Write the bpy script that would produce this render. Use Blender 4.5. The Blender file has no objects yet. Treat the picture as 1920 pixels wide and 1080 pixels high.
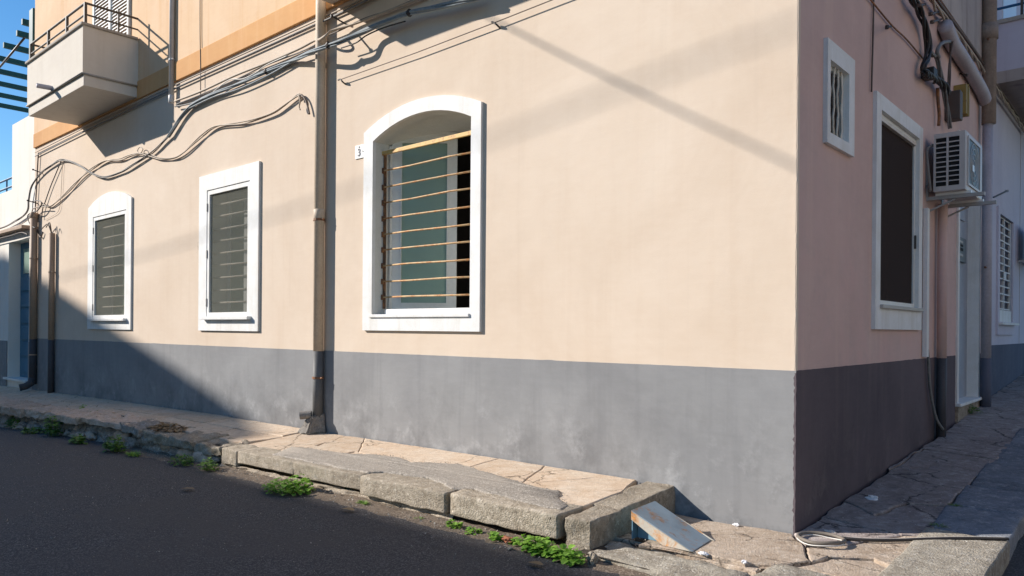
import bpy, bmesh, math, random
from mathutils import Vector, Matrix, noise, geometry
random.seed(7)
SC = bpy.context.scene
COL = SC.collection

# ------------------------------------------------------------ camera, sky, sun, exposure
cam_d = bpy.data.cameras.new('camera'); cam = bpy.data.objects.new('camera', cam_d); COL.objects.link(cam)
SC.camera = cam
cam_d.sensor_fit = 'HORIZONTAL'; cam_d.sensor_width = 36.0; cam_d.lens = 26.284
cam_d.shift_y = 0.04023; cam_d.clip_start = 0.05; cam_d.clip_end = 600
YAW, ROLL = 0.723384, 0.007887
fw = Vector((-math.sin(YAW), math.cos(YAW), 0)); rt = Vector((math.cos(YAW), math.sin(YAW), 0)); up = Vector((0, 0, 1))
r2 = rt*math.cos(ROLL) + up*math.sin(ROLL); u2 = -rt*math.sin(ROLL) + up*math.cos(ROLL)
M = Matrix((r2, u2, -fw)).transposed().to_4x4(); M.translation = Vector((1.7425, -4.6266, 1.248))
cam.matrix_world = M

LDIR = Vector((1.15, 0.77, -0.715)).normalized()          # direction the sunlight travels
ELEV = math.asin(-LDIR.z)
world = bpy.data.worlds.new('World'); SC.world = world; world.use_nodes = True
wn = world.node_tree.nodes; wl = world.node_tree.links; wn.clear()
wo = wn.new('ShaderNodeOutputWorld'); wb = wn.new('ShaderNodeBackground'); sky = wn.new('ShaderNodeTexSky')
sky.sky_type = 'NISHITA'; sky.sun_disc = False; sky.sun_elevation = ELEV
sky.sun_rotation = math.atan2(-LDIR.x, -LDIR.y)            # clockwise from +Y
sky.altitude = 20; sky.air_density = 1.0; sky.dust_density = 0.0; sky.ozone_density = 3.0
wb.inputs['Strength'].default_value = 0.082
hsv = wn.new('ShaderNodeHueSaturation'); hsv.inputs['Saturation'].default_value = 1.25; hsv.inputs['Value'].default_value = 1.15
wl.new(sky.outputs[0], hsv.inputs['Color']); wl.new(hsv.outputs[0], wb.inputs[0]); wl.new(wb.outputs[0], wo.inputs[0])
sun_d = bpy.data.lights.new('sun', 'SUN'); sun = bpy.data.objects.new('sun', sun_d); COL.objects.link(sun)
sun_d.energy = 4.6; sun_d.angle = math.radians(0.53); sun_d.color = (1.0, 0.93, 0.85)
sun.rotation_euler = LDIR.to_track_quat('-Z', 'Y').to_euler(); sun.location = (-20, -14, 14)
SC.view_settings.view_transform = 'Standard'; SC.view_settings.look = 'None'
SC.view_settings.exposure = 0.66; SC.view_settings.gamma = 1.0; SC.view_settings.use_curve_mapping = False
SC.render.film_transparent = False

# ------------------------------------------------------------ materials
def nodes(name):
    m = bpy.data.materials.new(name); m.use_nodes = True
    return m, m.node_tree.nodes, m.node_tree.links, m.node_tree.nodes['Principled BSDF']

def pos(n, l, scale=(1, 1, 1)):
    g = n.new('ShaderNodeNewGeometry'); mp = n.new('ShaderNodeMapping'); mp.inputs['Scale'].default_value = scale
    l.new(g.outputs['Position'], mp.inputs['Vector']); return mp.outputs[0]

def nz(n, l, vec, scale, detail=6, rough=0.6, dist=0.0):
    t = n.new('ShaderNodeTexNoise'); t.inputs['Scale'].default_value = scale; t.inputs['Detail'].default_value = detail
    t.inputs['Roughness'].default_value = rough; t.inputs['Distortion'].default_value = dist
    if vec is not None: l.new(vec, t.inputs['Vector'])
    return t.outputs[0]

def ramp(n, l, fac, a, b, ca=(0, 0, 0, 1), cb=(1, 1, 1, 1)):
    r = n.new('ShaderNodeValToRGB'); r.color_ramp.elements[0].position = a; r.color_ramp.elements[1].position = b
    r.color_ramp.elements[0].color = ca; r.color_ramp.elements[1].color = cb
    l.new(fac, r.inputs[0]); return r.outputs[0]

def mix(n, l, fac, a, b, mode='MIX'):
    m = n.new('ShaderNodeMix'); m.data_type = 'RGBA'; m.blend_type = mode
    if hasattr(fac, 'node'): l.new(fac, m.inputs[0])
    else: m.inputs[0].default_value = fac
    for s, v in ((6, a), (7, b)):
        if hasattr(v, 'node'): l.new(v, m.inputs[s])
        else: m.inputs[s].default_value = (*v[:3], 1)
    return m.outputs[2]

def bump(n, l, h, bs, strength, dist=0.01):
    b = n.new('ShaderNodeBump'); b.inputs['Strength'].default_value = strength; b.inputs['Distance'].default_value = dist
    l.new(h, b.inputs['Height']); l.new(b.outputs[0], bs.inputs['Normal'])

def surf(name, base, dark=None, light=None, rough=0.85, scale=2.0, streak=None, fine=60, bstr=0.3, bdist=0.006,
         metallic=0.0, amt=0.6, per_object=0.0, spec=0.3):
    """base colour with large blotches, optional vertical streaks and a fine grain"""
    m, n, l, bs = nodes(name)
    v = pos(n, l)
    c = base
    if dark is not None:
        c = mix(n, l, ramp(n, l, nz(n, l, v, scale, 8, 0.65, 0.3), 0.35, 0.72), c, dark)
    if light is not None:
        c = mix(n, l, ramp(n, l, nz(n, l, v, scale*2.3, 8, 0.7), 0.52, 0.78), c, light)
    if streak is not None:
        vs = pos(n, l, (6, 6, 0.35))
        c = mix(n, l, ramp(n, l, nz(n, l, vs, 1.5, 6, 0.6), 0.5, 0.8), c, streak)
    if fine:
        c = mix(n, l, 0.18*amt, c, ramp(n, l, nz(n, l, v, fine, 4, 0.7), 0.3, 0.7), 'OVERLAY')
        bump(n, l, nz(n, l, v, fine*0.7, 8, 0.75), bs, bstr, bdist)
    if per_object:
        oi = n.new('ShaderNodeObjectInfo')
        hs = n.new('ShaderNodeHueSaturation')
        mr = n.new('ShaderNodeMapRange'); mr.inputs[3].default_value = 1-per_object; mr.inputs[4].default_value = 1+per_object
        l.new(oi.outputs['Random'], mr.inputs[0]); l.new(mr.outputs[0], hs.inputs['Value'])
        if hasattr(c, 'node'): l.new(c, hs.inputs['Color'])
        else: hs.inputs['Color'].default_value = (*c, 1)
        c = hs.outputs[0]
    if hasattr(c, 'node'): l.new(c, bs.inputs['Base Color'])
    else: bs.inputs['Base Color'].default_value = (*c, 1)
    bs.inputs['Roughness'].default_value = rough; bs.inputs['Metallic'].default_value = metallic
    bs.inputs['Specular IOR Level'].default_value = spec
    return m

def plain(name, base, rough=0.6, metallic=0.0, spec=0.4):
    m, n, l, bs = nodes(name)
    bs.inputs['Base Color'].default_value = (*base, 1); bs.inputs['Roughness'].default_value = rough
    bs.inputs['Metallic'].default_value = metallic; bs.inputs['Specular IOR Level'].default_value = spec
    return m

def cracks(n, l, c, scale, width, dens, col):
    """thin wandering hairline cracks, only where a slow noise allows them"""
    g = n.new('ShaderNodeNewGeometry'); t = n.new('ShaderNodeTexNoise'); t.inputs['Scale'].default_value = scale*5; t.inputs['Detail'].default_value = 8; t.inputs['Roughness'].default_value = 0.65
    l.new(g.outputs['Position'], t.inputs['Vector'])
    vm = n.new('ShaderNodeVectorMath'); vm.operation = 'MULTIPLY_ADD'; l.new(t.outputs['Color'], vm.inputs[0]); vm.inputs[1].default_value = (0.5/scale*0.5,)*3; l.new(g.outputs['Position'], vm.inputs[2])
    vo = n.new('ShaderNodeTexVoronoi'); vo.feature = 'DISTANCE_TO_EDGE'; vo.inputs['Scale'].default_value = scale; l.new(vm.outputs[0], vo.inputs['Vector'])
    e = ramp(n, l, vo.outputs['Distance'], 0.0, width, (1, 1, 1, 1), (0, 0, 0, 1))
    k = ramp(n, l, nz(n, l, g.outputs['Position'], scale*1.7, 4, 0.6), dens, dens+0.06)
    mm = n.new('ShaderNodeMath'); mm.operation = 'MULTIPLY'; l.new(e, mm.inputs[0]); l.new(k, mm.inputs[1])
    return mix(n, l, mm.outputs[0], c, col)

def plaster(name, base, blotch, streak, speck=(0.2, 0.17, 0.14), low=None):
    """hand-trowelled painted render: soft blotches, faint vertical runs, a few dark specks, shallow trowel relief"""
    m, n, l, bs = nodes(name)
    v = pos(n, l)
    c = mix(n, l, ramp(n, l, nz(n, l, v, 0.9, 6, 0.6, 0.4), 0.38, 0.68), base, blotch)
    vs = pos(n, l, (5, 5, 0.3))
    c = mix(n, l, ramp(n, l, nz(n, l, vs, 1.3, 7, 0.62), 0.52, 0.85), c, streak)
    c = mix(n, l, 0.22, c, ramp(n, l, nz(n, l, v, 0.55, 9, 0.7, 0.6), 0.25, 0.75), 'SOFT_LIGHT')
    vt = pos(n, l, (1.2, 1.2, 7))
    c = mix(n, l, 0.05, c, ramp(n, l, nz(n, l, vt, 3.5, 7, 0.7), 0.3, 0.7), 'SOFT_LIGHT')
    vd = pos(n, l, (9, 9, 0.16))
    dr = n.new('ShaderNodeMath'); dr.operation = 'MULTIPLY'; l.new(ramp(n, l, nz(n, l, vd, 1.1, 5, 0.6), 0.58, 0.74), dr.inputs[0]); dr.inputs[1].default_value = 0.10
    c = mix(n, l, dr.outputs[0], c, [x*0.72 for x in streak])
    c = cracks(n, l, c, 0.42, 0.0030, 0.66, [x*0.7 for x in base])
    sp = nz(n, l, v, 9, 9, 0.78)
    c = mix(n, l, ramp(n, l, sp, 0.735, 0.80), c, speck)
    if low is not None:                       # rising damp and scuffs near the foot of the wall
        sx = n.new('ShaderNodeSeparateXYZ'); g = n.new('ShaderNodeNewGeometry'); l.new(g.outputs['Position'], sx.inputs[0])
        mr = n.new('ShaderNodeMapRange'); mr.inputs[1].default_value = low[1]; mr.inputs[2].default_value = low[0]
        l.new(sx.outputs[2], mr.inputs[0])
        bl = ramp(n, l, nz(n, l, v, 1.7, 9, 0.70, 0.0), 0.46, 0.66)
        mm = n.new('ShaderNodeMath'); mm.operation = 'MULTIPLY'; l.new(mr.outputs[0], mm.inputs[0]); l.new(bl, mm.inputs[1])
        c = mix(n, l, mm.outputs[0], c, low[2])
        bl2 = ramp(n, l, nz(n, l, v, 3.2, 9, 0.72, 0.0), 0.53, 0.74)
        m2 = n.new('ShaderNodeMath'); m2.operation = 'MULTIPLY'; l.new(mr.outputs[0], m2.inputs[0]); l.new(bl2, m2.inputs[1])
        c = mix(n, l, m2.outputs[0], c, low[3])
    l.new(c, bs.inputs['Base Color'])
    bs.inputs['Roughness'].default_value = 0.9; bs.inputs['Specular IOR Level'].default_value = 0.2
    a = nz(n, l, v, 2.6, 6, 0.6); b = nz(n, l, v, 95, 3, 0.7)
    mm = n.new('ShaderNodeMath'); mm.operation = 'MULTIPLY_ADD'; l.new(b, mm.inputs[0]); mm.inputs[1].default_value = 0.10; l.new(a, mm.inputs[2])
    bump(n, l, mm.outputs[0], bs, 0.45, 0.010)
    return m

def stone_mat(name, base, dark, light, lichen=None, scale=5.0, per=0.12, bstr=0.7, crack=None):
    m, n, l, bs = nodes(name)
    v = pos(n, l)
    c = mix(n, l, ramp(n, l, nz(n, l, v, scale, 9, 0.72, 0.5), 0.36, 0.66), base, dark)
    c = mix(n, l, ramp(n, l, nz(n, l, v, scale*3.1, 8, 0.75), 0.53, 0.72), c, light)
    if lichen is not None:
        c = mix(n, l, ramp(n, l, nz(n, l, v, scale*1.4, 7, 0.8, 1.0), 0.56, 0.68), c, lichen)
    c = mix(n, l, 0.45, c, ramp(n, l, nz(n, l, v, scale*6, 10, 0.8, 0.3), 0.30, 0.70), 'SOFT_LIGHT')
    c = mix(n, l, ramp(n, l, nz(n, l, v, 45, 3, 0.6), 0.66, 0.72), c, [min(0.8, x*1.35) for x in light])
    c = mix(n, l, ramp(n, l, nz(n, l, v, 24, 5, 0.7), 0.62, 0.70), c, [x*0.45 for x in dark])
    if crack: c = cracks(n, l, c, crack[0], crack[1], crack[2], [x*0.22 for x in dark])
    vo = n.new('ShaderNodeTexVoronoi'); vo.inputs['Scale'].default_value = 90; l.new(v, vo.inputs['Vector'])
    c = mix(n, l, ramp(n, l, vo.outputs[0], 0.05, 0.30), mix(n, l, 0.5, c, (0.03, 0.026, 0.022), 'MULTIPLY'), c)
    oi = n.new('ShaderNodeObjectInfo'); hs = n.new('ShaderNodeHueSaturation'); mr = n.new('ShaderNodeMapRange')
    mr.inputs[3].default_value = 1-per; mr.inputs[4].default_value = 1+per
    l.new(oi.outputs['Random'], mr.inputs[0]); l.new(mr.outputs[0], hs.inputs['Value']); l.new(c, hs.inputs['Color'])
    l.new(hs.outputs[0], bs.inputs['Base Color'])
    bs.inputs['Roughness'].default_value = 0.93; bs.inputs['Specular IOR Level'].default_value = 0.2
    a = nz(n, l, v, 38, 9, 0.75); 
    mm = n.new('ShaderNodeMath'); mm.operation = 'MULTIPLY_ADD'; l.new(vo.outputs[0], mm.inputs[0]); mm.inputs[1].default_value = 0.35; l.new(a, mm.inputs[2])
    bump(n, l, mm.outputs[0], bs, bstr, 0.012)
    return m

def asphalt(name, base, light, dirt, scale=150):
    m, n, l, bs = nodes(name)
    v = pos(n, l)
    vo = n.new('ShaderNodeTexVoronoi'); vo.inputs['Scale'].default_value = scale; l.new(v, vo.inputs['Vector'])
    sep = n.new('ShaderNodeSeparateColor'); l.new(vo.outputs['Color'], sep.inputs[0])
    c = mix(n, l, ramp(n, l, sep.outputs[0], 0.55, 1.0), base, light)
    c = mix(n, l, ramp(n, l, nz(n, l, v, 1.1, 8, 0.65, 0.6), 0.42, 0.75), c, dirt)
    l.new(c, bs.inputs['Base Color'])
    bs.inputs['Roughness'].default_value = 0.8; bs.inputs['Specular IOR Level'].default_value = 0.35
    a = nz(n, l, v, 0.9*scale, 4, 0.7)
    mm = n.new('ShaderNodeMath'); mm.operation = 'MULTIPLY_ADD'; l.new(vo.outputs[0], mm.inputs[0]); mm.inputs[1].default_value = -0.8; l.new(a, mm.inputs[2])
    bump(n, l, mm.outputs[0], bs, 0.45, 0.004)
    return m

def rusty(name, paint, rust, amount=0.5, scale=9, metallic=0.0):
    m, n, l, bs = nodes(name)
    v = pos(n, l)
    r = ramp(n, l, nz(n, l, v, 30, 6, 0.7), 0.3, 0.7, (*[x*0.55 for x in rust], 1), (*[min(1, x*1.5) for x in rust], 1))
    f = ramp(n, l, nz(n, l, v, scale, 9, 0.72, 0.4), amount-0.05, amount+0.06)
    p2 = mix(n, l, ramp(n, l, nz(n, l, v, scale*0.6, 6, 0.6), 0.4, 0.7), paint, [x*0.75 for x in paint])
    c = mix(n, l, f, p2, r)
    l.new(c, bs.inputs['Base Color']); bs.inputs['Roughness'].default_value = 0.62
    bump(n, l, nz(n, l, v, 70, 6, 0.7), bs, 0.35, 0.003)
    return m

def glass_mat(name, tint, rough=0.05, trans=0.0, alpha=0.5):
    """a pane: part clear, part milky body colour under a gloss coat"""
    m = bpy.data.materials.new(name); m.use_nodes = True
    n = m.node_tree.nodes; l = m.node_tree.links; n.clear()
    o = n.new('ShaderNodeOutputMaterial'); mx = n.new('ShaderNodeMixShader'); tr = n.new('ShaderNodeBsdfTransparent'); pb = n.new('ShaderNodeBsdfPrincipled')
    pb.inputs['Base Color'].default_value = (*tint, 1); pb.inputs['Roughness'].default_value = rough
    pb.inputs['Specular IOR Level'].default_value = 0.5 if rough < 0.5 else 0.05
    mx.inputs[0].default_value = alpha
    l.new(tr.outputs[0], mx.inputs[1]); l.new(pb.outputs[0], mx.inputs[2]); l.new(mx.outputs[0], o.inputs[0])
    return m

def leaf_mat(name, a, b):
    m, n, l, bs = nodes(name)
    oi = n.new('ShaderNodeNewGeometry')
    c = mix(n, l, oi.outputs['Random Per Island'], a, b)
    l.new(c, bs.inputs['Base Color']); bs.inputs['Roughness'].default_value = 0.55
    bs.inputs['Subsurface Weight'].default_value = 0.0
    o = n['Material Output']; tl = n.new('ShaderNodeBsdfTranslucent'); ms = n.new('ShaderNodeMixShader'); ms.inputs[0].default_value = 0.3
    l.new(c, tl.inputs[0]); l.new(bs.outputs[0], ms.inputs[1]); l.new(tl.outputs[0], ms.inputs[2]); l.new(ms.outputs[0], o.inputs[0])
    return m

MT = {}
MT['wall'] = plaster('beige_render', (0.66, 0.54, 0.425), (0.69, 0.57, 0.455), (0.64, 0.515, 0.40))
MT['wall_side'] = plaster('pink_beige_render', (0.65, 0.46, 0.405), (0.57, 0.41, 0.37), (0.70, 0.51, 0.43), low=(1.0, 3.4, (0.67, 0.45, 0.405), (0.55, 0.41, 0.37)))
MT['plinth'] = plaster('grey_plinth_paint', (0.25, 0.25, 0.253), (0.29, 0.29, 0.29), (0.21, 0.21, 0.215), (0.10, 0.10, 0.10), low=(0.05, 0.85, (0.145, 0.145, 0.148), (0.44, 0.44, 0.44)))
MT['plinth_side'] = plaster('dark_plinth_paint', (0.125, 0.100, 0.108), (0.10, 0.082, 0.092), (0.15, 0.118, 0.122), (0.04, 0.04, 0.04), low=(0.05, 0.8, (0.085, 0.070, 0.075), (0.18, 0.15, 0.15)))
MT['upper'] = plaster('peach_render', (0.72, 0.50, 0.31), (0.75, 0.54, 0.36), (0.66, 0.40, 0.20))
MT['band'] = plaster('ochre_band_paint', (0.66, 0.36, 0.155), (0.62, 0.34, 0.15), (0.72, 0.43, 0.22))
MT['upper_side'] = plaster('weathered_render', (0.50, 0.43, 0.38), (0.40, 0.34, 0.31), (0.22, 0.18, 0.17))
MT['white'] = surf('white_paint', (0.80, 0.80, 0.79), (0.70, 0.69, 0.65), None, 0.7, 4.5, (0.62, 0.59, 0.53), 70, 0.35, 0.005)
MT['balcony'] = plaster('cream_balcony_render', (0.70, 0.645, 0.56), (0.66, 0.60, 0.52), (0.60, 0.54, 0.46))
MT['reveal'] = surf('grey_reveal_paint', (0.70, 0.69, 0.63), (0.62, 0.61, 0.56), None, 0.85, 3.0, None, 60, 0.2, 0.004)
MT['sash'] = surf('off_white_sash_paint', (0.78, 0.78, 0.74), (0.70, 0.70, 0.66), None, 0.5, 6.0, None, 40, 0.1, 0.002)
MT['frosted'] = surf('frosted_green_glass', (0.25, 0.36, 0.29), (0.22, 0.31, 0.25), None, 0.35, 1.0, None, 0, 0, 0, spec=0.5)
MT['screen'] = glass_mat('insect_screen_glass', (0.165, 0.168, 0.140), 0.9, 0, 0.36)
MT['dark_mesh'] = glass_mat('dark_insect_screen', (0.055, 0.042, 0.038), 1.0, 0, 0.85)
MT['clear'] = glass_mat('window_glass', (0.02, 0.022, 0.025), 0.04, 0, 0.30)
MT['room'] = plain('dim_room_paint', (0.06, 0.055, 0.05), 0.9)
MT['black'] = plain('black_gap', (0.012, 0.012, 0.013), 0.8)
MT['rust_bar'] = rusty('rusted_bar', (0.62, 0.42, 0.21), (0.50, 0.22, 0.07), 0.52, 14)
MT['rust_top'] = rusty('rusted_ochre_bar', (0.74, 0.48, 0.15), (0.46, 0.22, 0.07), 0.56, 10)
MT['rust_dark'] = rusty('dark_rust', (0.17, 0.08, 0.04), (0.30, 0.12, 0.04), 0.5, 12)
MT['pale_bar'] = surf('pale_painted_bar', (0.72, 0.67, 0.58), (0.58, 0.48, 0.36), None, 0.6, 12, None, 0, 0, 0)
MT['pipe'] = surf('beige_pipe_paint', (0.60, 0.50, 0.39), (0.52, 0.42, 0.32), (0.66, 0.57, 0.46), 0.6, 5, (0.50, 0.39, 0.28), 50, 0.15, 0.003)
MT['pipe_grey'] = surf('grey_pipe_paint', (0.13, 0.13, 0.13), (0.10, 0.10, 0.10), None, 0.6, 5, None, 50, 0.15, 0.003)
MT['pipe_dark'] = surf('dark_pipe_paint', (0.07, 0.068, 0.075), (0.05, 0.05, 0.055), None, 0.6, 5, None, 50, 0.15, 0.003)
MT['pipe_brown'] = surf('brown_pipe_paint', (0.40, 0.285, 0.20), (0.34, 0.24, 0.17), None, 0.65, 5, (0.46, 0.34, 0.25), 50, 0.15, 0.003)
MT['pipe_white'] = surf('pale_grey_pipe', (0.62, 0.60, 0.58), (0.54, 0.52, 0.50), None, 0.5, 4, None, 40, 0.1, 0.002)
MT['lilac_pipe'] = surf('lilac_grey_pipe', (0.46, 0.43, 0.47), (0.40, 0.37, 0.40), None, 0.6, 4, None, 40, 0.1, 0.002)
MT['fiber_pipe'] = surf('weathered_cement_pipe', (0.34, 0.27, 0.22), (0.24, 0.19, 0.16), (0.42, 0.35, 0.30), 0.85, 5, (0.20, 0.16, 0.14), 40, 0.3, 0.004)
MT['cable_grey'] = surf('grey_cable', (0.22, 0.21, 0.20), (0.15, 0.14, 0.13), None, 0.6, 20, None, 0, 0, 0)
MT['cable_blue'] = surf('blue_grey_cable', (0.26, 0.30, 0.32), (0.18, 0.21, 0.23), None, 0.6, 20, None, 0, 0, 0)
MT['cable_tan'] = surf('tan_cable', (0.46, 0.38, 0.30), (0.36, 0.29, 0.22), None, 0.6, 14, None, 0, 0, 0)
MT['cable_black'] = plain('black_cable', (0.035, 0.030, 0.028), 0.55)
MT['cable_brown'] = plain('brown_cable', (0.10, 0.07, 0.055), 0.6)
MT['cable_white'] = plain('white_cable', (0.66, 0.63, 0.57), 0.5)
MT['rail'] = plain('dark_rail_paint', (0.075, 0.062, 0.05), 0.5)
MT['rail_grey'] = plain('grey_rail_paint', (0.42, 0.38, 0.34), 0.5)  # even grey paint, used on the tall side window's sill
MT['coping'] = surf('grey_coping_cement', (0.42, 0.38, 0.33), (0.34, 0.31, 0.27), None, 0.85, 5, None, 60, 0.2, 0.004)
MT['green'] = plain('dark_green_paint', (0.012, 0.075, 0.068), 0.5)
MT['teal'] = plain('blue_rail_paint', (0.02, 0.10, 0.22), 0.5)
MT['white_house'] = plaster('white_render', (0.80, 0.75, 0.68), (0.82, 0.78, 0.72), (0.78, 0.68, 0.57))
MT['bluedoor'] = surf('blue_door_paint', (0.07, 0.20, 0.30), (0.055, 0.16, 0.25), None, 0.5, 4, None, 40, 0.1, 0.002)
MT['lilac'] = plaster('lilac_white_render', (0.60, 0.57, 0.64), (0.56, 0.53, 0.60), (0.51, 0.48, 0.55))
MT['lilac_plinth'] = plaster('slate_plinth_paint', (0.11, 0.12, 0.16), (0.10, 0.11, 0.15), (0.16, 0.16, 0.20), (0.05, 0.05, 0.05), low=(0.3, 1.1, (0.08, 0.09, 0.12), (0.18, 0.18, 0.22)))
MT['greydoor'] = surf('grey_blue_door_paint', (0.36, 0.40, 0.46), (0.31, 0.35, 0.41), (0.42, 0.45, 0.50), 0.55, 2.5, (0.28, 0.31, 0.36), 50, 0.15, 0.003)
MT['plate'] = surf('grey_metal_plate', (0.13, 0.16, 0.18), (0.10, 0.12, 0.14), None, 0.45, 5, None, 0, 0, 0)
MT['ac'] = surf('off_white_enamel', (0.58, 0.54, 0.52), (0.52, 0.48, 0.46), None, 0.4, 4, (0.46, 0.41, 0.37), 0, 0, 0)
MT['bracket'] = surf('galvanised_bracket', (0.44, 0.43, 0.42), (0.36, 0.34, 0.32), None, 0.5, 8, None, 0, 0, 0)
MT['yellow'] = rusty('yellow_box_paint', (0.34, 0.235, 0.06), (0.20, 0.10, 0.04), 0.60, 8)
MT['blue_stain'] = plain('blue_spray_foam', (0.05, 0.14, 0.21), 0.9)
MT['enamel'] = plain('white_enamel', (0.82, 0.82, 0.80), 0.3)
MT['ink'] = plain('dark_blue_ink', (0.03, 0.035, 0.06), 0.5)
MT['asphalt'] = asphalt('asphalt', (0.042, 0.038, 0.040), (0.17, 0.157, 0.147), (0.075, 0.065, 0.060), 150)
MT['verge'] = asphalt('dusty_asphalt_edge', (0.13, 0.098, 0.070), (0.30, 0.24, 0.18), (0.19, 0.14, 0.095), 110)
MT['patch'] = asphalt('grey_tarmac_patch', (0.25, 0.222, 0.188), (0.50, 0.45, 0.385), (0.34, 0.295, 0.245), 120)
MT['slab'] = stone_mat('warm_concrete_slab', (0.60, 0.49, 0.375), (0.55, 0.405, 0.28), (0.66, 0.56, 0.45), (0.49, 0.41, 0.33), 2.6, 0.07, 0.35, (1.3, 0.012, 0.47))
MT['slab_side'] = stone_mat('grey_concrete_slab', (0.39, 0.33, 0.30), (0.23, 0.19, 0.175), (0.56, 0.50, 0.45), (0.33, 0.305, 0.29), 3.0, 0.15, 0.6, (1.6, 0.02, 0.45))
MT['slab_front'] = stone_mat('sandy_concrete', (0.53, 0.43, 0.335), (0.38, 0.29, 0.21), (0.62, 0.53, 0.43), (0.36, 0.31, 0.26), 3.2, 0.06, 0.7, (2.2, 0.02, 0.45))
MT['basalt'] = stone_mat('basalt_kerb_slab', (0.25, 0.265, 0.29), (0.15, 0.16, 0.18), (0.42, 0.42, 0.42), (0.30, 0.30, 0.30), 4.0, 0.10, 0.6)
MT['granite'] = stone_mat('pale_kerb_slab', (0.44, 0.395, 0.32), (0.24, 0.205, 0.16), (0.66, 0.61, 0.53), (0.30, 0.29, 0.265), 8.0, 0.05, 1.0)
MT['kerb'] = stone_mat('kerb_stone', (0.43, 0.37, 0.29), (0.255, 0.21, 0.155), (0.58, 0.51, 0.41), (0.31, 0.285, 0.245), 6.5, 0.10, 1.0)
MT['kerb_warm'] = stone_mat('warm_broken_kerb', (0.64, 0.49, 0.38), (0.46, 0.34, 0.25), (0.74, 0.62, 0.51), (0.55, 0.49, 0.43), 6.0, 0.12, 1.0)
MT['rubble'] = stone_mat('rubble_stone', (0.40, 0.35, 0.30), (0.17, 0.15, 0.13), (0.62, 0.57, 0.51), (0.48, 0.45, 0.42), 9.0, 0.25, 1.0)
MT['mortar'] = stone_mat('pale_mortar', (0.40, 0.34, 0.265), (0.22, 0.175, 0.13), (0.52, 0.46, 0.38), None, 12.0, 0.1, 1.0)
MT['bed'] = stone_mat('dark_joint_earth', (0.085, 0.068, 0.052), (0.045, 0.037, 0.03), (0.13, 0.11, 0.085), None, 8.0, 0.1, 0.6)
MT['ramp'] = rusty('blue_grey_ramp_paint', (0.30, 0.38, 0.43), (0.34, 0.19, 0.10), 0.575, 8.5)
MT['ramp_edge'] = rusty('rust_stained_cream_paint', (0.58, 0.53, 0.44), (0.52, 0.22, 0.05), 0.53, 7)
MT['ramp_side'] = rusty('blue_ramp_side_paint', (0.16, 0.30, 0.40), (0.26, 0.13, 0.06), 0.74, 6)
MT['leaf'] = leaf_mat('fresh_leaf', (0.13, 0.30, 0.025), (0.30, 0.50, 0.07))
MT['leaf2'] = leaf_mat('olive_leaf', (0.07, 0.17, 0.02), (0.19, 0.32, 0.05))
MT['dry'] = leaf_mat('dry_leaf', (0.15, 0.09, 0.045), (0.40, 0.28, 0.15))
MT['paper'] = plain('white_paper', (0.74, 0.74, 0.76), 0.7)
MT['brick'] = stone_mat('red_brick_chip', (0.42, 0.17, 0.09), (0.32, 0.12, 0.07), (0.50, 0.25, 0.16), None, 12, 0.1, 0.6)
MT['pebble'] = stone_mat('pebble', (0.42, 0.38, 0.32), (0.24, 0.21, 0.17), (0.62, 0.58, 0.52), None, 30, 0.2, 0.4)
MT['hose'] = surf('grey_hose', (0.20, 0.17, 0.14), (0.14, 0.12, 0.10), None, 0.6, 20, None, 0, 0, 0)
MT['concrete'] = stone_mat('grey_cement', (0.27, 0.25, 0.225), (0.18, 0.165, 0.15), (0.36, 0.34, 0.30), None, 8, 0.05, 0.8)
MT['roof'] = plain('roof_tile_clay', (0.30, 0.13, 0.08), 0.85)

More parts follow.
